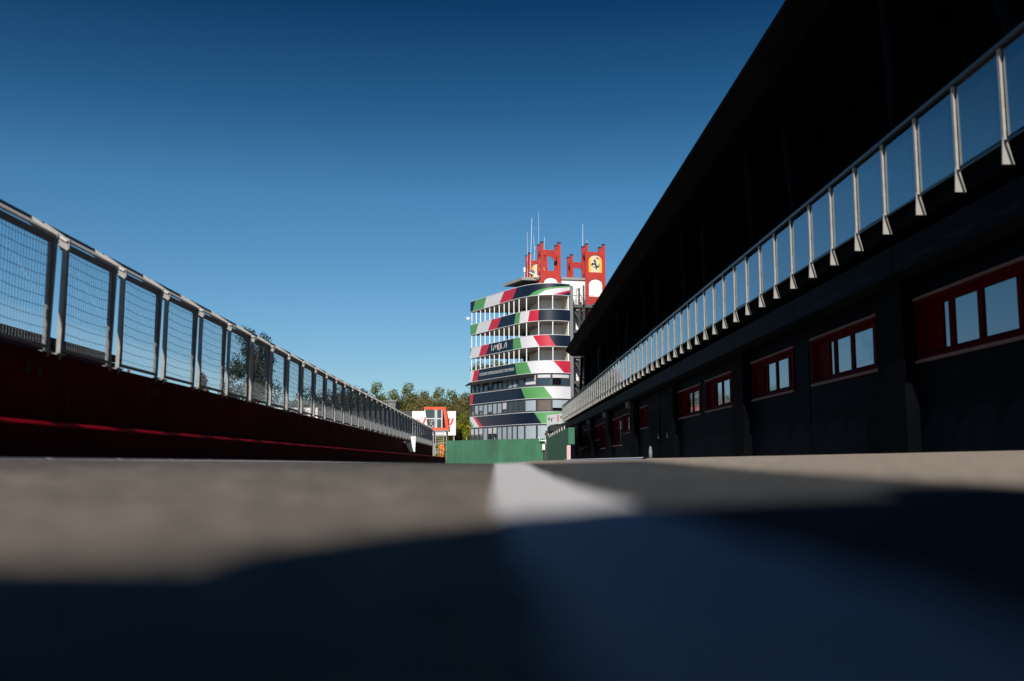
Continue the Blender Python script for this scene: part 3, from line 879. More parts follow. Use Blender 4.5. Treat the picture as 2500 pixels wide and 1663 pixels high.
# glazed storeys
WS = [-.02, 1.15, 2.4, 3.65, 4.97, 6.27, 7.55, 8.84, 10.16, 11.48, 12.72, 14.23, 16.13, 17.95, SL - .02]
rr = random.Random(11)
FLO = [(8.93, 10.50, "top"), (5.91, 7.47, "mid"), (2.0, 4.46, "low")]
choice = {"top": ["office_glass"] * 4 + ["dark_glass", "office_glass", "office_glass", "blind", "blind", "blind", "blind", "pale_blind", "pale_blind", "pale_blind"],
          "mid": ["office_glass", "blind", "office_glass", "blind", "office_glass", "blind", "blind", "pale_blind", "office_glass", "office_glass", "office_glass", "blind", "brown_board", "dark_glass"],
          "low": ["pale_blind", "pale_blind", "pale_blind", "blind", "pale_blind", "pale_blind", "blind", "blind", "blind", "blind", "blind", "blind", "blind", "dark_glass"]}
for (z0, z1, nm) in FLO:
    for k in range(14):
        sa, sb_ = WS[k], WS[k + 1]
        f = MB(); n = 4
        def seg(sa_, sb2, za, zb, o0, o1):
            for q in range(n):
                a = sa_ + (sb2 - sa_) * q / n; c = sa_ + (sb2 - sa_) * (q + 1) / n
                p = [fac(a, 0, o0), fac(c, 0, o0), fac(c, 0, o1), fac(a, 0, o1)]
                f.add([(v.x, v.y, za) for v in p] + [(v.x, v.y, zb) for v in p], [(0, 3, 2, 1), (4, 5, 6, 7), (0, 1, 5, 4), (1, 2, 6, 5), (2, 3, 7, 6), (3, 0, 4, 7)])
        seg(sa + .004, sb_ - .004, z0 + .002, z0 + .16, .02, -.1); seg(sa + .004, sb_ - .004, z1 - .14, z1, .02, -.1)
        seg(sa + .004, sa + .12, z0 + .16, z1 - .14, .05, -.1); seg(sb_ - .12, sb_ - .004, z0 + .16, z1 - .14, .05, -.1)
        fr = f.build("window", M("frame_grey"), tower)
        kind = choice[nm][k]
        g = MB()
        pa = [fac(sa + .12 + (sb_ - sa - .24) * q / n, 0, -.03) for q in range(n + 1)]
        for q in range(n):
            g.add([(pa[q].x, pa[q].y, z0 + .16), (pa[q + 1].x, pa[q + 1].y, z0 + .16), (pa[q + 1].x, pa[q + 1].y, z1 - .14), (pa[q].x, pa[q].y, z1 - .14)], [(0, 1, 2, 3)])
        g.build("pane", M("office_glass") if kind not in ("brown_board", "dark_glass") else M(kind), fr, fix=False)
        if kind in ("blind", "pale_blind") or rr.random() < .5:
            d = MB(); zb = z0 + .16 + (0 if kind == "blind" and rr.random() < .6 else rr.uniform(.1, .9) if nm != "low" else 0)
            if kind == "pale_blind" and nm == "low": zb = z1 - .9
            pb = [fac(sa + .13 + (sb_ - sa - .26) * q / n, 0, -.012) for q in range(n + 1)]
            for q in range(n):
                d.add([(pb[q].x, pb[q].y, zb), (pb[q + 1].x, pb[q + 1].y, zb), (pb[q + 1].x, pb[q + 1].y, z1 - .15), (pb[q].x, pb[q].y, z1 - .15)], [(0, 1, 2, 3)])
            d.build("blind", M(kind) if kind in ("blind", "pale_blind") else M("blind"), fr, fix=False)
    b = MB()      # room behind the windows
    e2 = [tuple(fac(SL * k / 30, 0, -.9).to_2d()) for k in range(1, 30)]
    for p, q in zip(e2[:-1], e2[1:]):
        b.add([(p[0], p[1], z0), (q[0], q[1], z0), (q[0], q[1], z1), (p[0], p[1], z1)], [(0, 1, 2, 3)])
    b.build("inner_wall", M("dark_inside"), tower, fix=False)
b = MB()
pl = [fac(.05 + 15.9 * k / 30, 10.52, .13) for k in range(31)]; po = [fac(.05 + 15.9 * k / 30, 10.1, .85 if k < 22 else .55) for k in range(31)]
for k in range(30):
    b.add([pl[k], pl[k + 1], po[k + 1], po[k]], [(0, 1, 2, 3)])
    b.add([po[k], po[k + 1], po[k + 1] + Vector((0, 0, -.14)), po[k] + Vector((0, 0, -.14))], [(0, 1, 2, 3)])
for k in range(0, 31, 3):
    b.bar(fac(.05 + 15.9 * k / 30, 9.6, .06), po[k], .04)
b.build("awning", M("emblem_black"), tower, fix=False)
# body behind the facade for the closed storeys
b = MB(); b.box(4.2, 8.0, 125, 132, -.3, 10.4); b.box(-2.6, 8.0, 131.6, 132.3, -.3, 10.4); b.build("rear_wall", M("panel_grey"), tower)
# white core and the four red turrets, set at ten degrees
e1 = Vector((math.cos(R(10)), math.sin(R(10)), 0)); e2v = Vector((-math.sin(R(10)), math.cos(R(10)), 0)); ez = Vector((0, 0, 1))
OA = Vector((5.69, 120.66, 0))
def loc3(u, v, z): return OA + e1 * u + e2v * v + ez * z
b = MB(); b.obox(loc3(.05, .45, -.3), e1 * 7.9, e2v * 7.4, ez * 22.72); b.build("core_wall", M("white_wall"), tower)
b = MB(); b.obox(loc3(2.5, .25, 22.45), e1 * 3.1, e2v * 7, ez * .28); b.build("core_roof", M("roof_grey"), tower)
b = MB(); b.prism([(.94, 126.5, 22.42), (3.26, 121.56, 22.42), (5.9, 122.0, 22.42), (5.9, 127.4, 22.42)], (0, 0, .36)); b.prism([(1.3, 126.3, 22.37), (3.4, 121.9, 22.37), (5.8, 122.3, 22.37), (5.8, 127.0, 22.37)], (0, 0, .045), 1)
b.build("roof_canopy", [M("roof_grey"), M("dark_inside")], tower)
b = MB(); b.obox((3.6, 123.2, 21.25), (2.3, .3, 0), (-.3, 3, 0), (0, 0, 1.1)); b.build("roof_room", M("dark_inside"), tower)

def arch_panel(mb, o, ex, ey, w, z0, z1, x0, x1, zb, zs, zc, mi=0):
    """a panel with an arched opening: o corner, ex along, ey through"""
    ex = ex.normalized(); n = 14
    def P(x, z): return o + ex * x + ez * z
    cx = (x0 + x1) / 2; rx = (x1 - x0) / 2
    arc = [(cx - rx * math.cos(math.pi * k / n), zs + (zc - zs) * math.sin(math.pi * k / n)) for k in range(n + 1)]
    mb.obox(P(0, z0), ex * w, ey, ez * (zb - z0), mi)
    mb.obox(P(0, zb), ex * x0, ey, ez * (z1 - zb), mi); mb.obox(P(x1, zb), ex * (w - x1), ey, ez * (z1 - zb), mi)
    for (xa, za), (xb, zb2) in zip(arc[:-1], arc[1:]):
        poly = [P(xa, za), P(xb, zb2), P(xb, z1), P(xa, z1)]
        if z1 - max(za, zb2) < .001: continue
        mb.prism(poly, ey, mi)
HORSE = [(.36, .98), (.43, 1.0), (.52, .93), (.58, .80), (.57, .66), (.60, .56), (.70, .44), (.80, .36), (.86, .40), (.92, .52), (.88, .64), (.93, .62), (1.0, .50), (.97, .34), (.88, .25), (.80, .27), (.74, .22), (.66, .18), (.62, .06), (.56, .0),
         (.53, .04), (.58, .14), (.55, .22), (.44, .24), (.30, .22), (.30, .26), (.46, .30), (.54, .34), (.46, .44), (.38, .52), (.26, .52), (.20, .44), (.18, .34), (.13, .36), (.14, .48), (.06, .46), (.04, .38), (.0, .42), (.02, .56), (.12, .66),
         (.10, .72), (.16, .70), (.26, .64), (.38, .64), (.42, .72), (.38, .82), (.30, .82), (.26, .86), (.32, .92)]
def turret(u, v, signs, base=0.0, levels=5):
    O = loc3(u, v, 0); w, d, pw_ = 2.2, 1.65, .34
    b = MB()
    for (du, dv) in ((0, 0), (w, 0), (0, d), (w, d)):
        c = O + e1 * (du - pw_ / 2) + e2v * (dv - pw_ / 2)
        b.obox(c + ez * base, e1 * pw_, e2v * pw_, ez * (26.85 - base))
        # raised octagonal look: a shallow rib on the front
    for lv in range(levels):
        zt = 26.02 - 3.06 * lv; zb = zt - 3.06
        A = (zb, zt - .004, .16, 0, zb + .45, zb + 2.0, zt - .38)
        for (oo, ax, ay, ln) in ((O + e1 * .17 - e2v * .12, e1, e2v * .16, w - .34), (O + e1 * .17 + e2v * (d - .04), e1, e2v * .16, w - .34),
                                 (O + e2v * .17 - e1 * .12, e2v, e1 * .16, d - .34), (O + e2v * .17 + e1 * (w - .04), e2v, e1 * .16, d - .34)):
            arch_panel(b, oo, ax, ay, ln, A[0], A[1], .06, ln - .06, A[4], A[5], A[6])
            if lv == 0:
                for t_ in (.3, .7):
                    q = oo + ax.normalized() * ln * t_ + ez * (zt - .12)
    t = b.build("turret", M("turret_red"), tower)
    for (du, dv) in ((0, 0), (w, 0), (0, d), (w, d)):
        c = MB(); q = O + e1 * (du - pw_ / 2 - .02) + e2v * (dv - pw_ / 2 - .02)
        c.obox(q + ez * 26.852, e1 * (pw_ + .04), e2v * (pw_ + .04), ez * .19)
        c.build("post_cap", M("cap_black"), t)
    for du in (.6, 1.45):
        q = O + e1 * du + e2v * -.15 + ez * 25.82; c = MB(); c.obox(q, e1 * .1, e2v * .05, ez * .1); c.build("bolt", M("cap_black"), t)
    for lv, side, kind in [(0, a_, k_) for a_, k_ in signs] + [(q_, a_, 'white') for q_ in range(1, levels) for a_ in ('front', 'side_l')]:
        s = MB(); n = 14
        if side == "front":
            oo, ax, th, ln = O + e1 * .17 - e2v * .02, e1, e2v * .04, w - .34
        else:
            oo, ax, th, ln = O + e2v * .17 + e1 * .02, e2v, e1 * .04, d - .34
        zt = 26.02 - 3.06 * lv; zb = zt - 3.06
        x0, x1 = .05, ln - .05; cx_, rx = ln / 2, (ln - .1) / 2
        arc = [(cx_ - rx * math.cos(math.pi * k / n), zb + 2.0 + .69 * math.sin(math.pi * k / n)) for k in range(n + 1)]
        for (xa, za), (xb, zb2) in zip(arc[:-1], arc[1:]):
            mid = (xa + xb) / 2
            cream = (abs(mid - cx_) < rx * .55 and kind != "side") 
            top = cream
            s.prism([oo + ax * xa + ez * (zb + .45), oo + ax * xb + ez * (zb + .45), oo + ax * xb + ez * zb2, oo + ax * xa + ez * za], th, 1 if top else 0)
        sg = s.build("sign_panel" if kind != "white" else "arch_infill", [M("sign_yellow"), M("sign_cream")] if kind != "white" else [M("white_wall"), M("white_wall")], t)
        if kind in ("horse", "side"):
            h = MB(); hw, hh = ln * .58, 1.35
            x00 = ln / 2 - hw * .48; z00 = zb + .75
            nn = -e2v * .012 if side == "front" else -e1 * .012
            h.prism([oo + ax * (x00 + hw * x) + ez * (z00 + hh * y) + nn for x, y in HORSE], nn * .8)
            h.build("horse_emblem", M("emblem_black"), sg)
            k_ = MB(); k_.obox(oo + ax * (ln * .58) + ez * (zb + 2.16) + nn, ax * .32, nn * .5, ez * .2); k_.build("small_plate", M("letter_red"), sg)
turret(0, 0, [("side_l", "side")], 20.25, 2)
turret(5.71, 0, [("front", "horse")])
turret(-.13, 6.65, [("front", "cream")], 22.0, 1)
turret(5.5, 6.7, [])
# roof aerials, dish, camera
an = [((4.45, 127, 22.8), (4.73, 127, 31.6), .035), ((5.61, 127, 26), (5.61, 127, 32.3), .02), ((4.98, 127, 25.9), (5.14, 127, 27.8), .035), ((5.05, 127.2, 27.6), (4.94, 127, 29.3), .025),
      ((6.1, 123, 26.5), (6.17, 123, 28.2), .025), ((11.0, 123.2, 27), (11.03, 123.2, 29.9), .03), ((11.4, 121.7, 27), (11.4, 121.7, 27.6), .02), ((4.1, 126, 22.8), (4.1, 126, 29.5), .02), ((3.6, 122.2, 22.8), (3.6, 122.2, 23.9), .03)]
for a, c, r_ in an:
    b = MB(); b.tube(a, c, r_, 6, r_ * .7); b.build("aerial", M("antenna_white"), tower)
b = MB(); b.bar((4.72, 127, 30.2), (6.0, 127, 30.25), .02); b.bar((4.5, 127, 26.9), (5.7, 124, 26.9), .02); b.build("aerial_boom", M("galv"), tower)
b = MB(); b.tube((4.5, 121.7, 23.3), (4.5, 121.5, 23.35), .36, 16, .36); b.tube((4.5, 121.9, 22.8), (4.5, 121.7, 23.3), .06); b.build("dish", M("stair_dark"), tower)
b = MB(); b.bar((4.2, 121.5, 23.35), (5.4, 121.2, 22.75), .12); b.box(3.5, 3.72, 122.1, 122.3, 23.5, 24.1); b.build("roof_equipment", M("white_metal"), tower)
b = MB(); b.bar((-3.1, 131.6, 18.8), (-3.5, 131.3, 19.05), .06); b.box(-3.85, -3.45, 131.1, 131.4, 18.85, 19.1); b.ball((-3.65, 131.2, 18.8), .15, 10); b.build("security_camera", M("white_metal"), tower)

# ------------------------------------------------------------------ fire escape between tower and pit building
fe = thing("fire_escape", "dark steel fire escape stairs between the control tower and the pit building", "staircase", (10.8, 121, 0))
def P(x, y, z): return (x, y, z)
for lv in range(6):
    z = 19.02 - 3.1 * lv
    b = MB(); b.box(9.3, 12.0 if lv == 0 else 10.9, 119.6, 121.3, z - .36, z); b.build("landing", M("stair_grey"), fe)
    b = MB()
    x1 = 11.95 if lv == 0 else 10.85
    for zz in (.55, 1.1):
        b.bar((9.35, 119.65, z + zz), (x1, 119.65, z + zz), .04)
    x = 9.35
    while x <= x1 + .01:
        b.bar((x, 119.65, z), (x, 119.65, z + 1.1), .035); x += .37
    b.build("handrail", M("stair_dark"), fe)
    fl = MB()
    for k in range(12):
        u = k / 12
        fl.box(9.4 + 1.5 * (1 - u) - .14, 9.4 + 1.5 * (1 - u) + .14, 120.3, 121.1, z - 3.1 + 3.1 * (u + 1 / 13) - .04, z - 3.1 + 3.1 * (u + 1 / 13))
    fl.bar((10.95, 120.25, z - 3.1), (9.4, 120.25, z - .1), .06, .28); fl.bar((10.95, 121.15, z - 3.1), (9.4, 121.15, z - .1), .06, .28)
    fl.bar((10.95, 120.25, z - 2.1), (9.4, 120.25, z + .9), .04); 
    fl.build("stair_flight", M("stair_dark"), fe)
for (x, y_, zt) in ((9.35, 119.7, 20), (10.2, 119.8, 21.1), (10.75, 119.7, 21.4), (11.9, 119.7, 19), (9.35, 121.2, 20), (10.85, 121.2, 20)):
    b = MB(); b.box(x - .1, x + .1, y_ - .1, y_ + .1, -.3, zt); b.build("upright", M("stair_dark"), fe)
b = MB()
for zz in (20.35, 20.75, 21.15): b.bar((9.25, 119.9, zz - .15), (9.9, 119.9, zz - .15), .03)
b.bar((9.9, 119.9, 19), (9.9, 119.9, 21.05), .05); b.bar((9.95, 119.7, 21.0), (10.9, 119.7, 19.2), .06); b.build("top_gate", M("stair_dark"), fe)

# ------------------------------------------------------------------ cabin, billboards and buildings beyond the wall
cb = thing("marshal_cabin", "orange framed slanting marshal cabin on steel legs above the pit wall end", "cabin", (-6.8, 115, 0))
TL, TR, BR, BL = (-8.23, 6.30), (-5.73, 6.30), (-5.30, 3.64), (-7.80, 3.64)
def cabp(u, v):   # u across, v up
    xl = BL[0] + (TL[0] - BL[0]) * v; xr = BR[0] + (TR[0] - BR[0]) * v
    return Vector((xl + (xr - xl) * u, 115, BL[1] + (TL[1] - BL[1]) * v))
def cabpoly(mb, pts, y0, dy, mi=0):
    mb.prism([cabp(u, v) + Vector((0, y0, 0)) for u, v in pts], (0, dy, 0), mi)
b = MB()
cabpoly(b, [(0, .885), (1, .885), (1, 1), (0, 1)], 0, 2.6); cabpoly(b, [(0, 0), (1, 0), (1, .1), (0, .1)], 0, 2.6)
cabpoly(b, [(.86, .1), (1, .1), (1, .885), (.86, .885)], -.02, 2.6); cabpoly(b, [(0, .1), (.03, .1), (.03, .885), (0, .885)], 1.3, 1.3)
b.build("shell", M("orange_red"), cb)
b = MB(); cabpoly(b, [(.02, .1), (.86, .1), (.86, .885), (.02, .885)], 2.3, .1); b.build("rear_wall", M("cabin_white"), cb)
f = MB()
def cabu(x, v):
    xl = BL[0] + (TL[0] - BL[0]) * v; xr = BR[0] + (TR[0] - BR[0]) * v
    return (x - xl) / (xr - xl)
def cabx(mb, x0, x1, v0, v1, y0, dy):      # upright piece between two x positions; None: the slanting left edge
    pts = [(.03 if x0 is None else cabu(x0, v0), v0), (cabu(x1, v0), v0), (cabu(x1, v1), v1), (.03 if x0 is None else cabu(x0, v1), v1)]
    cabpoly(mb, pts, y0, dy)
cabpoly(f, [(0, .1), (.035, .1), (.035, .885), (0, .885)], .04, .1)
for (x0, x1, v0, v1) in ((-6.97, -6.87, .1, .885), (-6.80, -6.70, .1, .885), (-6.20, -6.10, .1, .885), (-6.70, -6.20, .475, .51)):
    cabx(f, x0, x1, v0, v1, .04, .1)
cabx(f, None, -6.97, .475, .515, .04, .1)
wf = f.build("window", M("cabin_white"), cb)
g = MB()
cabx(g, None, -6.97, .515, .885, .09, .01); cabx(g, -6.70, -6.20, .51, .885, .09, .01); cabx(g, -6.70, -6.20, .1, .475, .09, .01)
g.build("pane", M("office_glass"), wf)
s = MB(); cabx(s, None, -6.97, .1, .475, .06, .02); sg = s.build("sign_panel", M("cabin_black"), cb)
LG = [[(.1, .78), (.1, 1)], [(.3, .76), (.45, .98), (.58, .9), (.52, .78), (.72, .98), (.88, .92), (.86, .76)], ring(.5, .5, .15, .12, 14), [(.1, .28), (.1, .06), (.4, .06)], [(.58, .06), (.82, .26), (.92, .2), (.9, .06)], [(.1, -.02), (.9, -.02)]]
v_, f_ = stroke_polys(LG, .05); b = MB()
b.add([(-7.66 + .62 * x, 115.052, 4.0 + .75 * y) for x, y in v_], f_); b.build("lettering", M("letter_white"), sg, fix=False)
for (x, y_) in ((-5.6, 115.1), (-7.1, 115.1), (-5.6, 117.3), (-7.1, 117.3)):
    b = MB(); b.box(x - .06, x + .06, y_ - .06, y_ + .06, -.4, 3.5); b.build("leg", M("galv"), cb)
b = MB(); b.box(-7.4, -5.3, 114.6, 117.5, 3.53, 3.63); b.bar((-7.4, 114.62, 3.58), (-7.5, 114.62, 4.4), .05); b.build("platform", M("galv"), cb)
b = MB()
for k in range(14):
    z = .35 + k * .23; b.box(-6.75, -5.95, 114.0 - .05 + .02 * k, 114.2 + .02 * k, z, z + .05)
for x in (-6.8, -5.9):
    b.bar((x, 114.0, .2), (x, 114.4, 3.5), .07); 
for x in (-7.2, -6.45, -5.8):
    b.bar((x, 113.5, .3), (x, 113.5, 2.15), .06)
for z in (1.0, 1.15, 2.1): b.bar((-7.2, 113.5, z), (-5.8, 113.5, z), .06)
b.build("access_ladder", M("galv"), cb)

bb = thing("white_billboard", "white billboard with red lettering standing behind the orange cabin", "billboard", (-8.3, 135, 0))
b = MB(); b.box(-11.25, -5.33, 135, 135.2, 3.55, 6.82); b.build("board", M("board_white"), bb)
def btext(body, x0, x1, z0, z1, m, shear=0.0, off=0.0, y_=134.99):
    v, f = text_polys(body, shear=shear, offset=off); b = MB()
    b.add([(x0 + (x1 - x0) * x, y_, z0 + (z1 - z0) * y) for x, y in v], f); return b.build("lettering", m, bb, fix=False)
for lines, x0, x1 in (([[(0, 0), (.16, 1), (.46, .42), (.86, 1), (.92, 0)]], -9.75, -8.75), ([ring(.22, .5, .22, .45, 14), [(.60, 1), (.60, .3), (.68, .06), (.84, .06), (.92, .3), (1.0, 1)]], -7.15, -5.85)):
    v_, f_ = stroke_polys(lines, .27 if x0 < -8 else .2); b = MB()
    b.add([(x0 + (x1 - x0) * (x + .12 * y), 134.99, 4.98 + .87 * y) for x, y in v_], f_); b.build("lettering", M("letter_red"), bb, fix=False)
btext("HAN", -9.95, -8.75, 4.5, 4.85, M("letter_grey")); btext("RLD", -6.9, -5.95, 4.5, 4.85, M("letter_grey"))
btext("la'", -10.7, -9.85, 5.2, 5.9, M("letter_red"), .3)
for x in (-11.0, -8.3, -5.6):
    b = MB(); b.box(x - .1, x + .1, 135.21, 135.4, -.5, 6.7); b.build("leg", M("galv"), bb)
b = MB(); b.bar((-6.6, 135.3, 1.0), (-5.6, 135.3, 2.6), .1); b.bar((-6.6, 135.3, 2.2), (-5.6, 135.3, 2.2), .1); b.build("brace", M("galv"), bb)

db = thing("dark_hoarding", "long dark grey hoarding with a big white wordmark seen through the fence", "billboard", (-20, 135.5, 0))
b = MB()
for k in range(7): b.box(-30.6 + 2.75 * k, -30.6 + 2.75 * k + 2.74, 135.4, 135.6, 3.2, 6.85)
b.build("board", M("board_dark"), db)
v_, f_ = stroke_polys(IMOLA, .03); b = MB()
b.add([(-21.2 + 7.5 * x, 135.39, 3.75 + 2.1 * y) for x, y in v_], f_); b.build("lettering", M("letter_white"), db, fix=False)
v_, f_ = stroke_polys([ring(.52, .45, .035, .28, 12)], .03); b = MB()
b.add([(-21.2 + 7.5 * x, 135.38, 3.75 + 2.1 * y) for x, y in v_], f_); b.build("lettering", M("letter_red"), db, fix=False)
b = MB()
for x in (-30, -25, -20, -15): b.box(x - .1, x + .1, 135.61, 135.8, -.5, 6.5)
b.build("support", M("stair_grey"), db)
wb = thing("trackside_board", "low white trackside board with red lettering seen under the fence", "billboard", (-19.5, 100, 0))
b = MB(); b.box(-22.5, -17.75, 100, 100.15, 3.4, 5.4); b.build("board", M("board_white"), wb)
v_, f_ = text_polys("AU"); b = MB()
b.add([(-20.4 + 2.0 * x, 99.99, 3.9 + .8 * y) for x, y in v_], f_); b.build("lettering", M("letter_red"), wb, fix=False)
b = MB(); b.box(-17.74, -9.5, 100.3, 100.5, 3.3, 5.1); b.build("grey_panel", M("board_dark"), wb)
b = MB()
for x in (-22, -19.5, -16, -12): b.box(x - .08, x + .08, 100.51, 100.65, -.5, 4.9)
b.build("support", M("stair_grey"), wb)
gbd = thing("grey_building", "low grey flat roofed building in front of the brown trees", "building", (-20, 150, 0))
b = MB(); b.box(-25, -15.0, 150, 157, -.5, 9.0); b.build("wall", M("building_grey"), gbd)
b = MB(); b.box(-25.2, -14.8, 149.8, 157.2, 9.0, 9.15); b.box(-19.2, -18.0, 150.5, 152, 9.15, 9.9); b.build("roof", M("roof_grey"), gbd)
for x in (-24.2, -22.4, -20.6, -18.8):
    b = MB(); b.box(x, x + 1.1, 149.93, 149.99, 6.2, 8.0); w_ = b.build("window", M("office_glass"), gbd)
v_, f_ = stroke_polys([[(0, .2), (.15, .5), (.3, .2), (.45, .6), (.6, .3), (.8, .9), (1, .5)]], .12); b = MB(); b.add([(-17 + 1.7 * x, 149.98, 7.5 + .8 * y) for x, y in v_], f_); b.build("lettering", M("letter_white"), gbd, fix=False)
b = MB()
for k in range(9):
    x = -24.6 + 1.05 * k; b.box(x, x + .4, 149.3, 149.7, 6.4 + .5 * (k % 2), 6.9 + .5 * (k % 2), k % 2)
b.build("podium_decoration", [M("board_white"), M("letter_red")], gbd)

gd = thing("grandstand", "dark grandstand roof rising beyond the pit wall fence", "grandstand", (-28, 34, 0))
b = MB(); b.prism([(-18, 6, 4.75), (-18, 6, 5.05), (-30, 6, 6.2), (-30, 6, 5.9)], (0, 42, 0)); b.build("roof", M("stand_dark"), gd)
b = MB(); b.box(-18.3, -18.2, 6.2, 47.8, -.5, 4.72); b.build("front_wall", M("stand_dark"), gd)
b = MB(); b.box(-30.4, -30, 6, 48, -.5, 6.2)
b.build("rear_wall", M("stand_dark"), gd)
b = MB()
for k in range(9): b.box(-20 - k * 1.1, -18.9 - k * 1.1, 6.5, 47.5, -.5, 1.0 + .38 * k)
b.build("seating_tier", M("stand_dark"), gd)
for yy in range(8, 48, 6):
    b = MB(); b.box(-18.6, -18.4, yy, yy + .2, -.5, 4.8); b.build("column", M("stand_dark"), gd)

# ------------------------------------------------------------------ trees
def crown_mesh(seed, rx, ry, rz, clumps, leaves, size, top=1.0, pointy=0.0):
    rr = random.Random(seed); b = MB()
    for c in range(clumps):
        while True:
            p = Vector((rr.uniform(-1, 1), rr.uniform(-1, 1), rr.uniform(-1, 1)))
            if p.length < 1: break
        p *= .82
        k = 1 - pointy * max(0, (p.z + 1) / 2) ** 1.2
        cpos = Vector((p.x * rx * k, p.y * ry * k, p.z * rz))
        cr = rr.uniform(.22, .42) * min(rx, rz) * (1 - .4 * pointy * (p.z + 1) / 2)
        for _ in range(leaves):
            d = Vector((rr.gauss(0, 1), rr.gauss(0, 1), rr.gauss(0, 1))).normalized()
            q = cpos + d * cr * rr.uniform(.55, 1.12) * Vector((1, 1, .8)).length / 1.6
            nrm = (d + Vector((rr.gauss(0, .6), rr.gauss(0, .6), rr.gauss(0, .6)))).normalized()
            t1 = nrm.orthogonal().normalized(); t1 = (Matrix.Rotation(rr.uniform(0, 6.28), 3, nrm) @ t1); t2 = nrm.cross(t1)
            s_ = size * rr.uniform(.6, 1.35)
            b.add([q - t1 * s_ - t2 * s_ * .1, q + t2 * s_ * .5, q + t1 * s_ + t2 * s_ * .1, q - t2 * s_ * .5], [(0, 1, 2, 3)])
    return b
def trunk_mesh(h, r, hc, seed, spread):
    rr = random.Random(seed); b = MB()
    b.tube((0, 0, -.6), (rr.uniform(-.2, .2), 0, h * .55), r, 8, r * .65)
    for k in range(6):
        a = rr.uniform(0, 6.28); z = h * rr.uniform(.3, .55)
        b.tube((0, 0, z), (math.cos(a) * spread * .6, math.sin(a) * spread * .6, z + h * rr.uniform(.18, .35)), r * .4, 6, r * .12)
    return b
TK = {}
def tree_kind(key, mname, h, rx, rz, clumps, leaves, size, seed, pointy=0.0):
    TK[key] = (crown_mesh(seed, rx, rx, rz, clumps, leaves, size, pointy=pointy), h, rx, rz, mname, seed)
tree_kind("brown", "leaf_brown", 12.3, 4.4, 5.8, 52, 300, .15, 3)
tree_kind("brown2", "leaf_brown", 12, 4.8, 5.6, 50, 300, .15, 8)
tree_kind("olive", "leaf_olive", 13.5, 3.0, 6.6, 60, 260, .14, 5, .6)
tree_kind("tall", "leaf_olive", 19.5, 3.4, 7.2, 46, 280, .15, 6, .3)
tree_kind("yellow", "leaf_yellow", 7.6, 1.9, 4.1, 50, 300, .085, 7, .2)
tree_kind("conifer", "leaf_dark", 13.0, 2.7, 6.0, 44, 260, .10, 9, .5)
tree_kind("spire", "leaf_dark", 8.9, 1.5, 4.0, 34, 240, .08, 12, .85)
tree_kind("bush", "leaf_olive", 6.2, 2.7, 3.1, 34, 240, .10, 15)
protos = {}
def tree(key, x, y, label, s=1.0, group=None, name="tree", rot=None, mname=None):
    b, h, rx, rz, mn, seed = TK[key]
    mn = mname or mn
    if (key, mn) not in protos:
        root = bpy.data.objects.new(name, None); root.empty_display_size = .5; col.objects.link(root)
        tk = trunk_mesh(h, .028 * h, h, seed, rx).build("trunk", M("bark"), root, loc=(0, 0, 0))
        cr = b.build("crown", M(mn), root, loc=(0, 0, h - rz), fix=False)
        protos[(key, mn)] = root
    else:
        root = copy_tree(protos[(key, mn)]); root.name = name
    root.location = (x, y, -.3); root.scale = (s, s, s)
    root.rotation_euler = (0, 0, rot if rot is not None else (x * 7.3 + y) % 6.28)
    tag(root, label, "tree", group)
    return root
gl = "trees massed behind the pit straight"
for (x, y, k, s) in [(-24.5, 176, "brown", 1.0), (-19.3, 172, "brown2", .98), (-14.2, 170, "brown", 1.02), (-9.8, 168, "brown2", 1.02), (-5.6, 171, "brown", .98), (-17, 165, "brown2", .9), (-11.8, 164, "brown", .9), (-7, 163, "brown2", .85), (-1.5, 170, "brown", .9), (-29, 178, "brown2", .95)]:
    tree(k, x, y, "bushy brown tinged tree in the wooded backdrop behind the billboard", s, gl)
for (x, y, s) in [(-25.5, 190, 1.1), (-22.5, 188, 1.2), (-19.6, 193, 1.12), (-16.8, 190, 1.20), (-13.8, 194, 1.1), (-11.0, 191, 1.14), (-8.2, 193, 1.1), (-5.2, 190, 1.06), (-28.5, 188, 1.0), (-32, 186, .95), (-36, 182, .9)]:
    tree("olive", x, y, "thin topped green tree rising above the brown trees", s, gl)
for (x, y, s) in [(-27.5, 184, 1.05), (-23.5, 183, 1.1), (-19.5, 184, 1.06), (-31.5, 182, 1.0)]:
    tree("brown2", x, y, "full round green tree behind the low grey building", s, "round green trees behind the grey building", mname="leaf_olive")
for (x, y, s) in [(-2.2, 180, 1.0), (.2, 183, 1.04), (2.8, 181, 1.0), (5.2, 184, 1.03)]:
    tree("tall", x, y, "tall green tree seen through the open floor of the control tower", s, "trees behind the control tower")
tree("yellow", -4.9, 140, "yellow green tree between the white billboard and the tower", 1.06, "yellow trees beside the tower")
tree("yellow", -3.2, 141, "yellow green tree between the white billboard and the tower", .96, "yellow trees beside the tower")
tree("yellow", -6.6, 143, "yellow green tree between the white billboard and the tower", .9, "yellow trees beside the tower")
tree("conifer", -22.0, 90, "tall dark irregular conifer seen through the fence, topping its rail", 1.13)
tree("spire", -26.4, 90, "small dark spire shaped conifer left of the tall conifer", 1.0)
tree("spire", -24.6, 92, "small pointed olive tree just left of the tall conifer", .86, mname="leaf_olive")
for (x, y, s) in [(-28.6, 92, .95), (-25.5, 95, .93), (-22.5, 96, .9), (-30.5, 88, .95), (-19.5, 96, .88)]:
    tree("bush", x, y, "low leafy bush showing under the fence below the conifers", s, "bushes beyond the fence")
for (x, y, s) in [(-19.6, 112, 1.5), (-17.5, 114, 1.55), (-15.6, 113, 1.5), (-22, 115, 1.4), (-13.6, 114, 1.35), (-24.5, 116, 1.3)]:
    tree("bush", x, y, "dark leafy tree seen through the middle of the mesh fence", s, "dark trees through the fence", mname="leaf_dark")
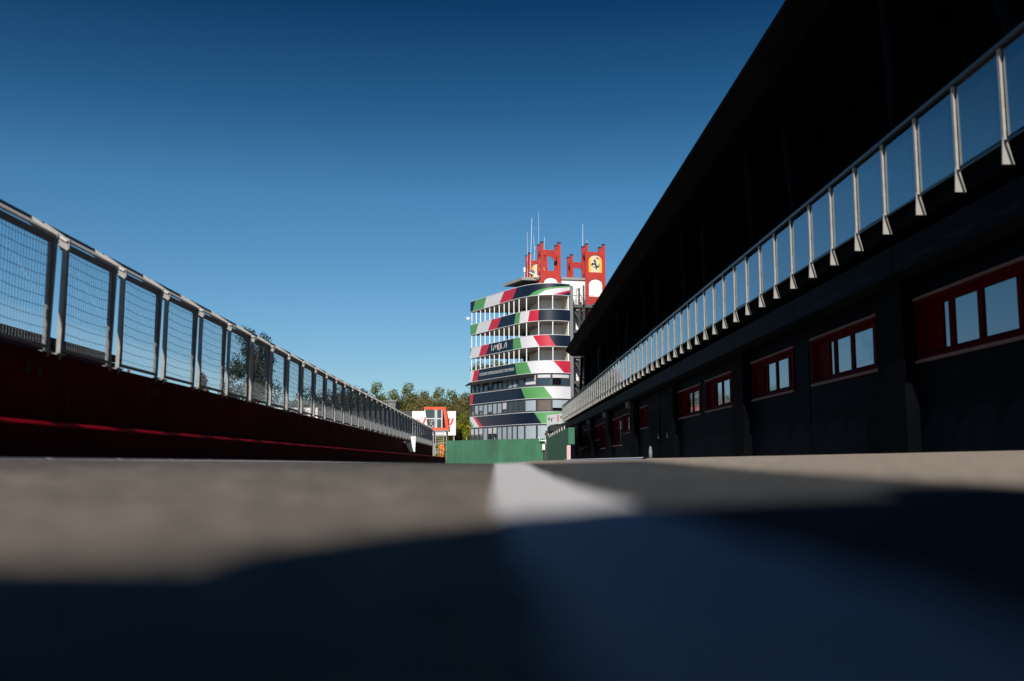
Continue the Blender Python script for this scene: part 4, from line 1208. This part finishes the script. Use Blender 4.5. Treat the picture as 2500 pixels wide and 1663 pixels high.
for (x, y) in [(-8.4, 133), (-6.6, 134), (-10.5, 133)]:
    tree("bush", x, y, "green bush under the white billboard", .45, "bushes under the billboard", mname="leaf_yellow")
for (x, y) in [(-13, 132), (-15.5, 131), (-18, 132), (-20.5, 131)]:
    tree("bush", x, y, "brownish bush below the dark hoarding", .55, "bushes below the hoarding", mname="leaf_brown")

# ------------------------------------------------------------------ people
def skin_body(name, joints, edges, mats_fn, mats, sub=2):
    """joints: list of (pos, radius); one continuous skinned surface"""
    me = bpy.data.meshes.new(name)
    me.from_pydata([j[0] for j in joints], edges, [])
    o = bpy.data.objects.new(name, me); col.objects.link(o)
    md = o.modifiers.new("skin", 'SKIN'); md.use_smooth_shade = True
    for i, j in enumerate(joints):
        r_ = j[1]; r_ = (r_, r_) if not isinstance(r_, tuple) else r_
        me.skin_vertices[0].data[i].radius = r_
    me.skin_vertices[0].data[0].use_root = True
    s = o.modifiers.new("subdivision", 'SUBSURF'); s.levels = sub; s.render_levels = sub
    dg = bpy.context.evaluated_depsgraph_get()
    m2 = bpy.data.meshes.new_from_object(o.evaluated_get(dg))
    bpy.data.objects.remove(o)
    m2.materials.clear()
    for m in mats: m2.materials.append(m)
    for p in m2.polygons:
        p.material_index = mats_fn(p.center); p.use_smooth = True
    return m2

def standing(h=1.75):
    J = [((0, 0, .95), .15), ((0, 0, 1.15), .15), ((0, .0, 1.38), (.18, .12)), ((0, 0, 1.50), .06), ((0, -.01, 1.57), .065), ((0, -.02, 1.66), .095), ((0, -.01, 1.74), .06),
         ((-.19, 0, 1.42), .065), ((-.25, -.03, 1.15), .048), ((-.17, -.22, 1.02), .036), ((-.12, -.29, 1.0), .032),
         ((.19, 0, 1.42), .065), ((.27, .02, 1.15), .048), ((.24, -.14, .95), .036), ((.22, -.2, .88), .032),
         ((-.10, 0, .88), .105), ((-.12, -.02, .50), .07), ((-.13, .02, .10), .05), ((-.14, -.12, .04), .04),
         ((.10, 0, .88), .105), ((.13, -.04, .50), .07), ((.15, .02, .10), .05), ((.17, -.12, .04), .04)]
    E = [(0, 1), (1, 2), (2, 3), (3, 4), (4, 5), (5, 6), (2, 7), (7, 8), (8, 9), (9, 10), (2, 11), (11, 12), (12, 13), (13, 14), (0, 15), (15, 16), (16, 17), (17, 18), (0, 19), (19, 20), (20, 21), (21, 22)]
    return J, E
J, E_ = standing()
# fingers
for (w0, sx) in ((10, -1), (14, 1)):
    hp = Vector(J[w0][0])
    for q, (dx, ln) in enumerate(((-.028, .07), (-.01, .08), (.01, .078), (.028, .06))):
        k = len(J); J.append(((hp.x + dx, hp.y - .04, hp.z - .03), .011)); J.append(((hp.x + dx, hp.y - .05, hp.z - .03 - ln * .7), .008)); E_ += [(w0, k), (k, k + 1)]
    k = len(J); J.append(((hp.x - sx * .045, hp.y - .02, hp.z - .02), .011)); J.append(((hp.x - sx * .055, hp.y - .045, hp.z - .05), .009)); E_ += [(w0, k), (k, k + 1)]
def reg(c):
    if c.z > 1.515: return 1
    if c.z < .085: return 2
    if c.y < -.245 and c.z > .9 or (c.x > .16 and c.y < -.17 and c.z < .93): return 1
    return 0
pm = skin_body("person", J, E_, reg, [M("hi_vis"), M("skin"), M("shoe")])
per = link("person", pm, None, (-6.0, 112.0, .41))
per.rotation_euler = (0, 0, R(25))
tag(per, "person in orange overalls and yellow cap standing by the cabin ladder", "person")
b = MB(); b.ball((0, -.02, 1.70), .112, 14, 0, .85); b.prism([(-.08, -.10, 1.70), (.08, -.10, 1.70), (.06, -.20, 1.69), (-.06, -.20, 1.69)], (0, 0, .015))
b.build("cap", M("cap_yellow"), per, loc=(0, 0, 0), smooth=True)
b = MB(); b.add([(-.012, -.115, 1.66), (.012, -.115, 1.66), (0, -.14, 1.63), (-.012, -.11, 1.62), (.012, -.11, 1.62)], [(0, 2, 1), (0, 3, 2), (1, 2, 4)])
for x in (-.035, .035): b.ball((x, -.105, 1.655), .011, 8)
b.box(-.025, .025, -.112, -.10, 1.595, 1.602); b.build("face", M("hair"), per, loc=(0, 0, 0))

# the photographer crouching behind the camera, whose shadow falls over the near asphalt
J = [((.05, -.40, .30), .24), ((.03, -.34, .56), .27), ((.12, -.32, .76), (.29, .20)), ((.22, -.28, .90), .08), ((.26, -.26, .95), .08), ((.30, -.24, 1.02), .10), ((.31, -.24, 1.09), .07),
     ((-.17, -.30, .80), .10), ((-.27, -.24, .54), .09), ((-.20, .02, .40), .045), ((-.10, .04, .34), .036),
     ((.40, -.30, .88), .095), ((.58, -.24, .62), .07), ((.46, .0, .44), .045), ((.30, .02, .36), .036),
     ((-.15, -.42, .28), .15), ((-.38, -.10, .36), .12), ((-.30, -.42, .10), .08), ((-.26, -.58, .06), .055),
     ((.24, -.42, .28), .15), ((.48, -.12, .36), .12), ((.44, -.42, .10), .08), ((.40, -.58, .06), .055)]
E_ = [(0, 1), (1, 2), (2, 3), (3, 4), (4, 5), (5, 6), (2, 7), (7, 8), (8, 9), (9, 10), (2, 11), (11, 12), (12, 13), (13, 14), (0, 15), (15, 16), (16, 17), (17, 18), (0, 19), (19, 20), (20, 21), (21, 22)]
pm = skin_body("person", J, E_, lambda c: 1 if c.z > 1.01 else (2 if c.z < .085 else 0), [M("cloth_dark"), M("skin"), M("shoe")])
ph = link("person", pm, None, (.03, 0.0, 0.0))
tag(ph, "person in dark clothes crouching low on the asphalt behind the viewpoint", "person")
b = MB(); b.ball((.30, -.26, 1.05), .118, 14, 0, .9); b.build("hair", M("hair"), ph, loc=(0, 0, 0), smooth=True)

bag = thing("shadow_bag", "dark bag added behind the viewpoint to fill out the near shadow", "bag", (-.3, -.25, 0))  # unseen block, added to close light gaps in the near shadow
b = MB(); b.box(-.62, -.10, -.36, -.10, .005, .44); bo = b.build("body", M("cloth_dark"), bag)
md = bo.modifiers.new("bevel", 'BEVEL'); md.width = .04; md.segments = 3
b = MB(); b.box(-.58, -.14, -.098, -.06, .03, .26); b.build("pocket", M("cloth_dark"), bag)
b = MB()
for k in range(10):
    a0, a1 = math.pi * k / 10, math.pi * (k + 1) / 10
    b.tube((-.40 + .12 * math.cos(a0), -.22, .44 + .03 * math.sin(a0)), (-.40 + .12 * math.cos(a1), -.22, .44 + .03 * math.sin(a1)), .012, 6)
b.build("strap", M("cloth_dark"), bag)
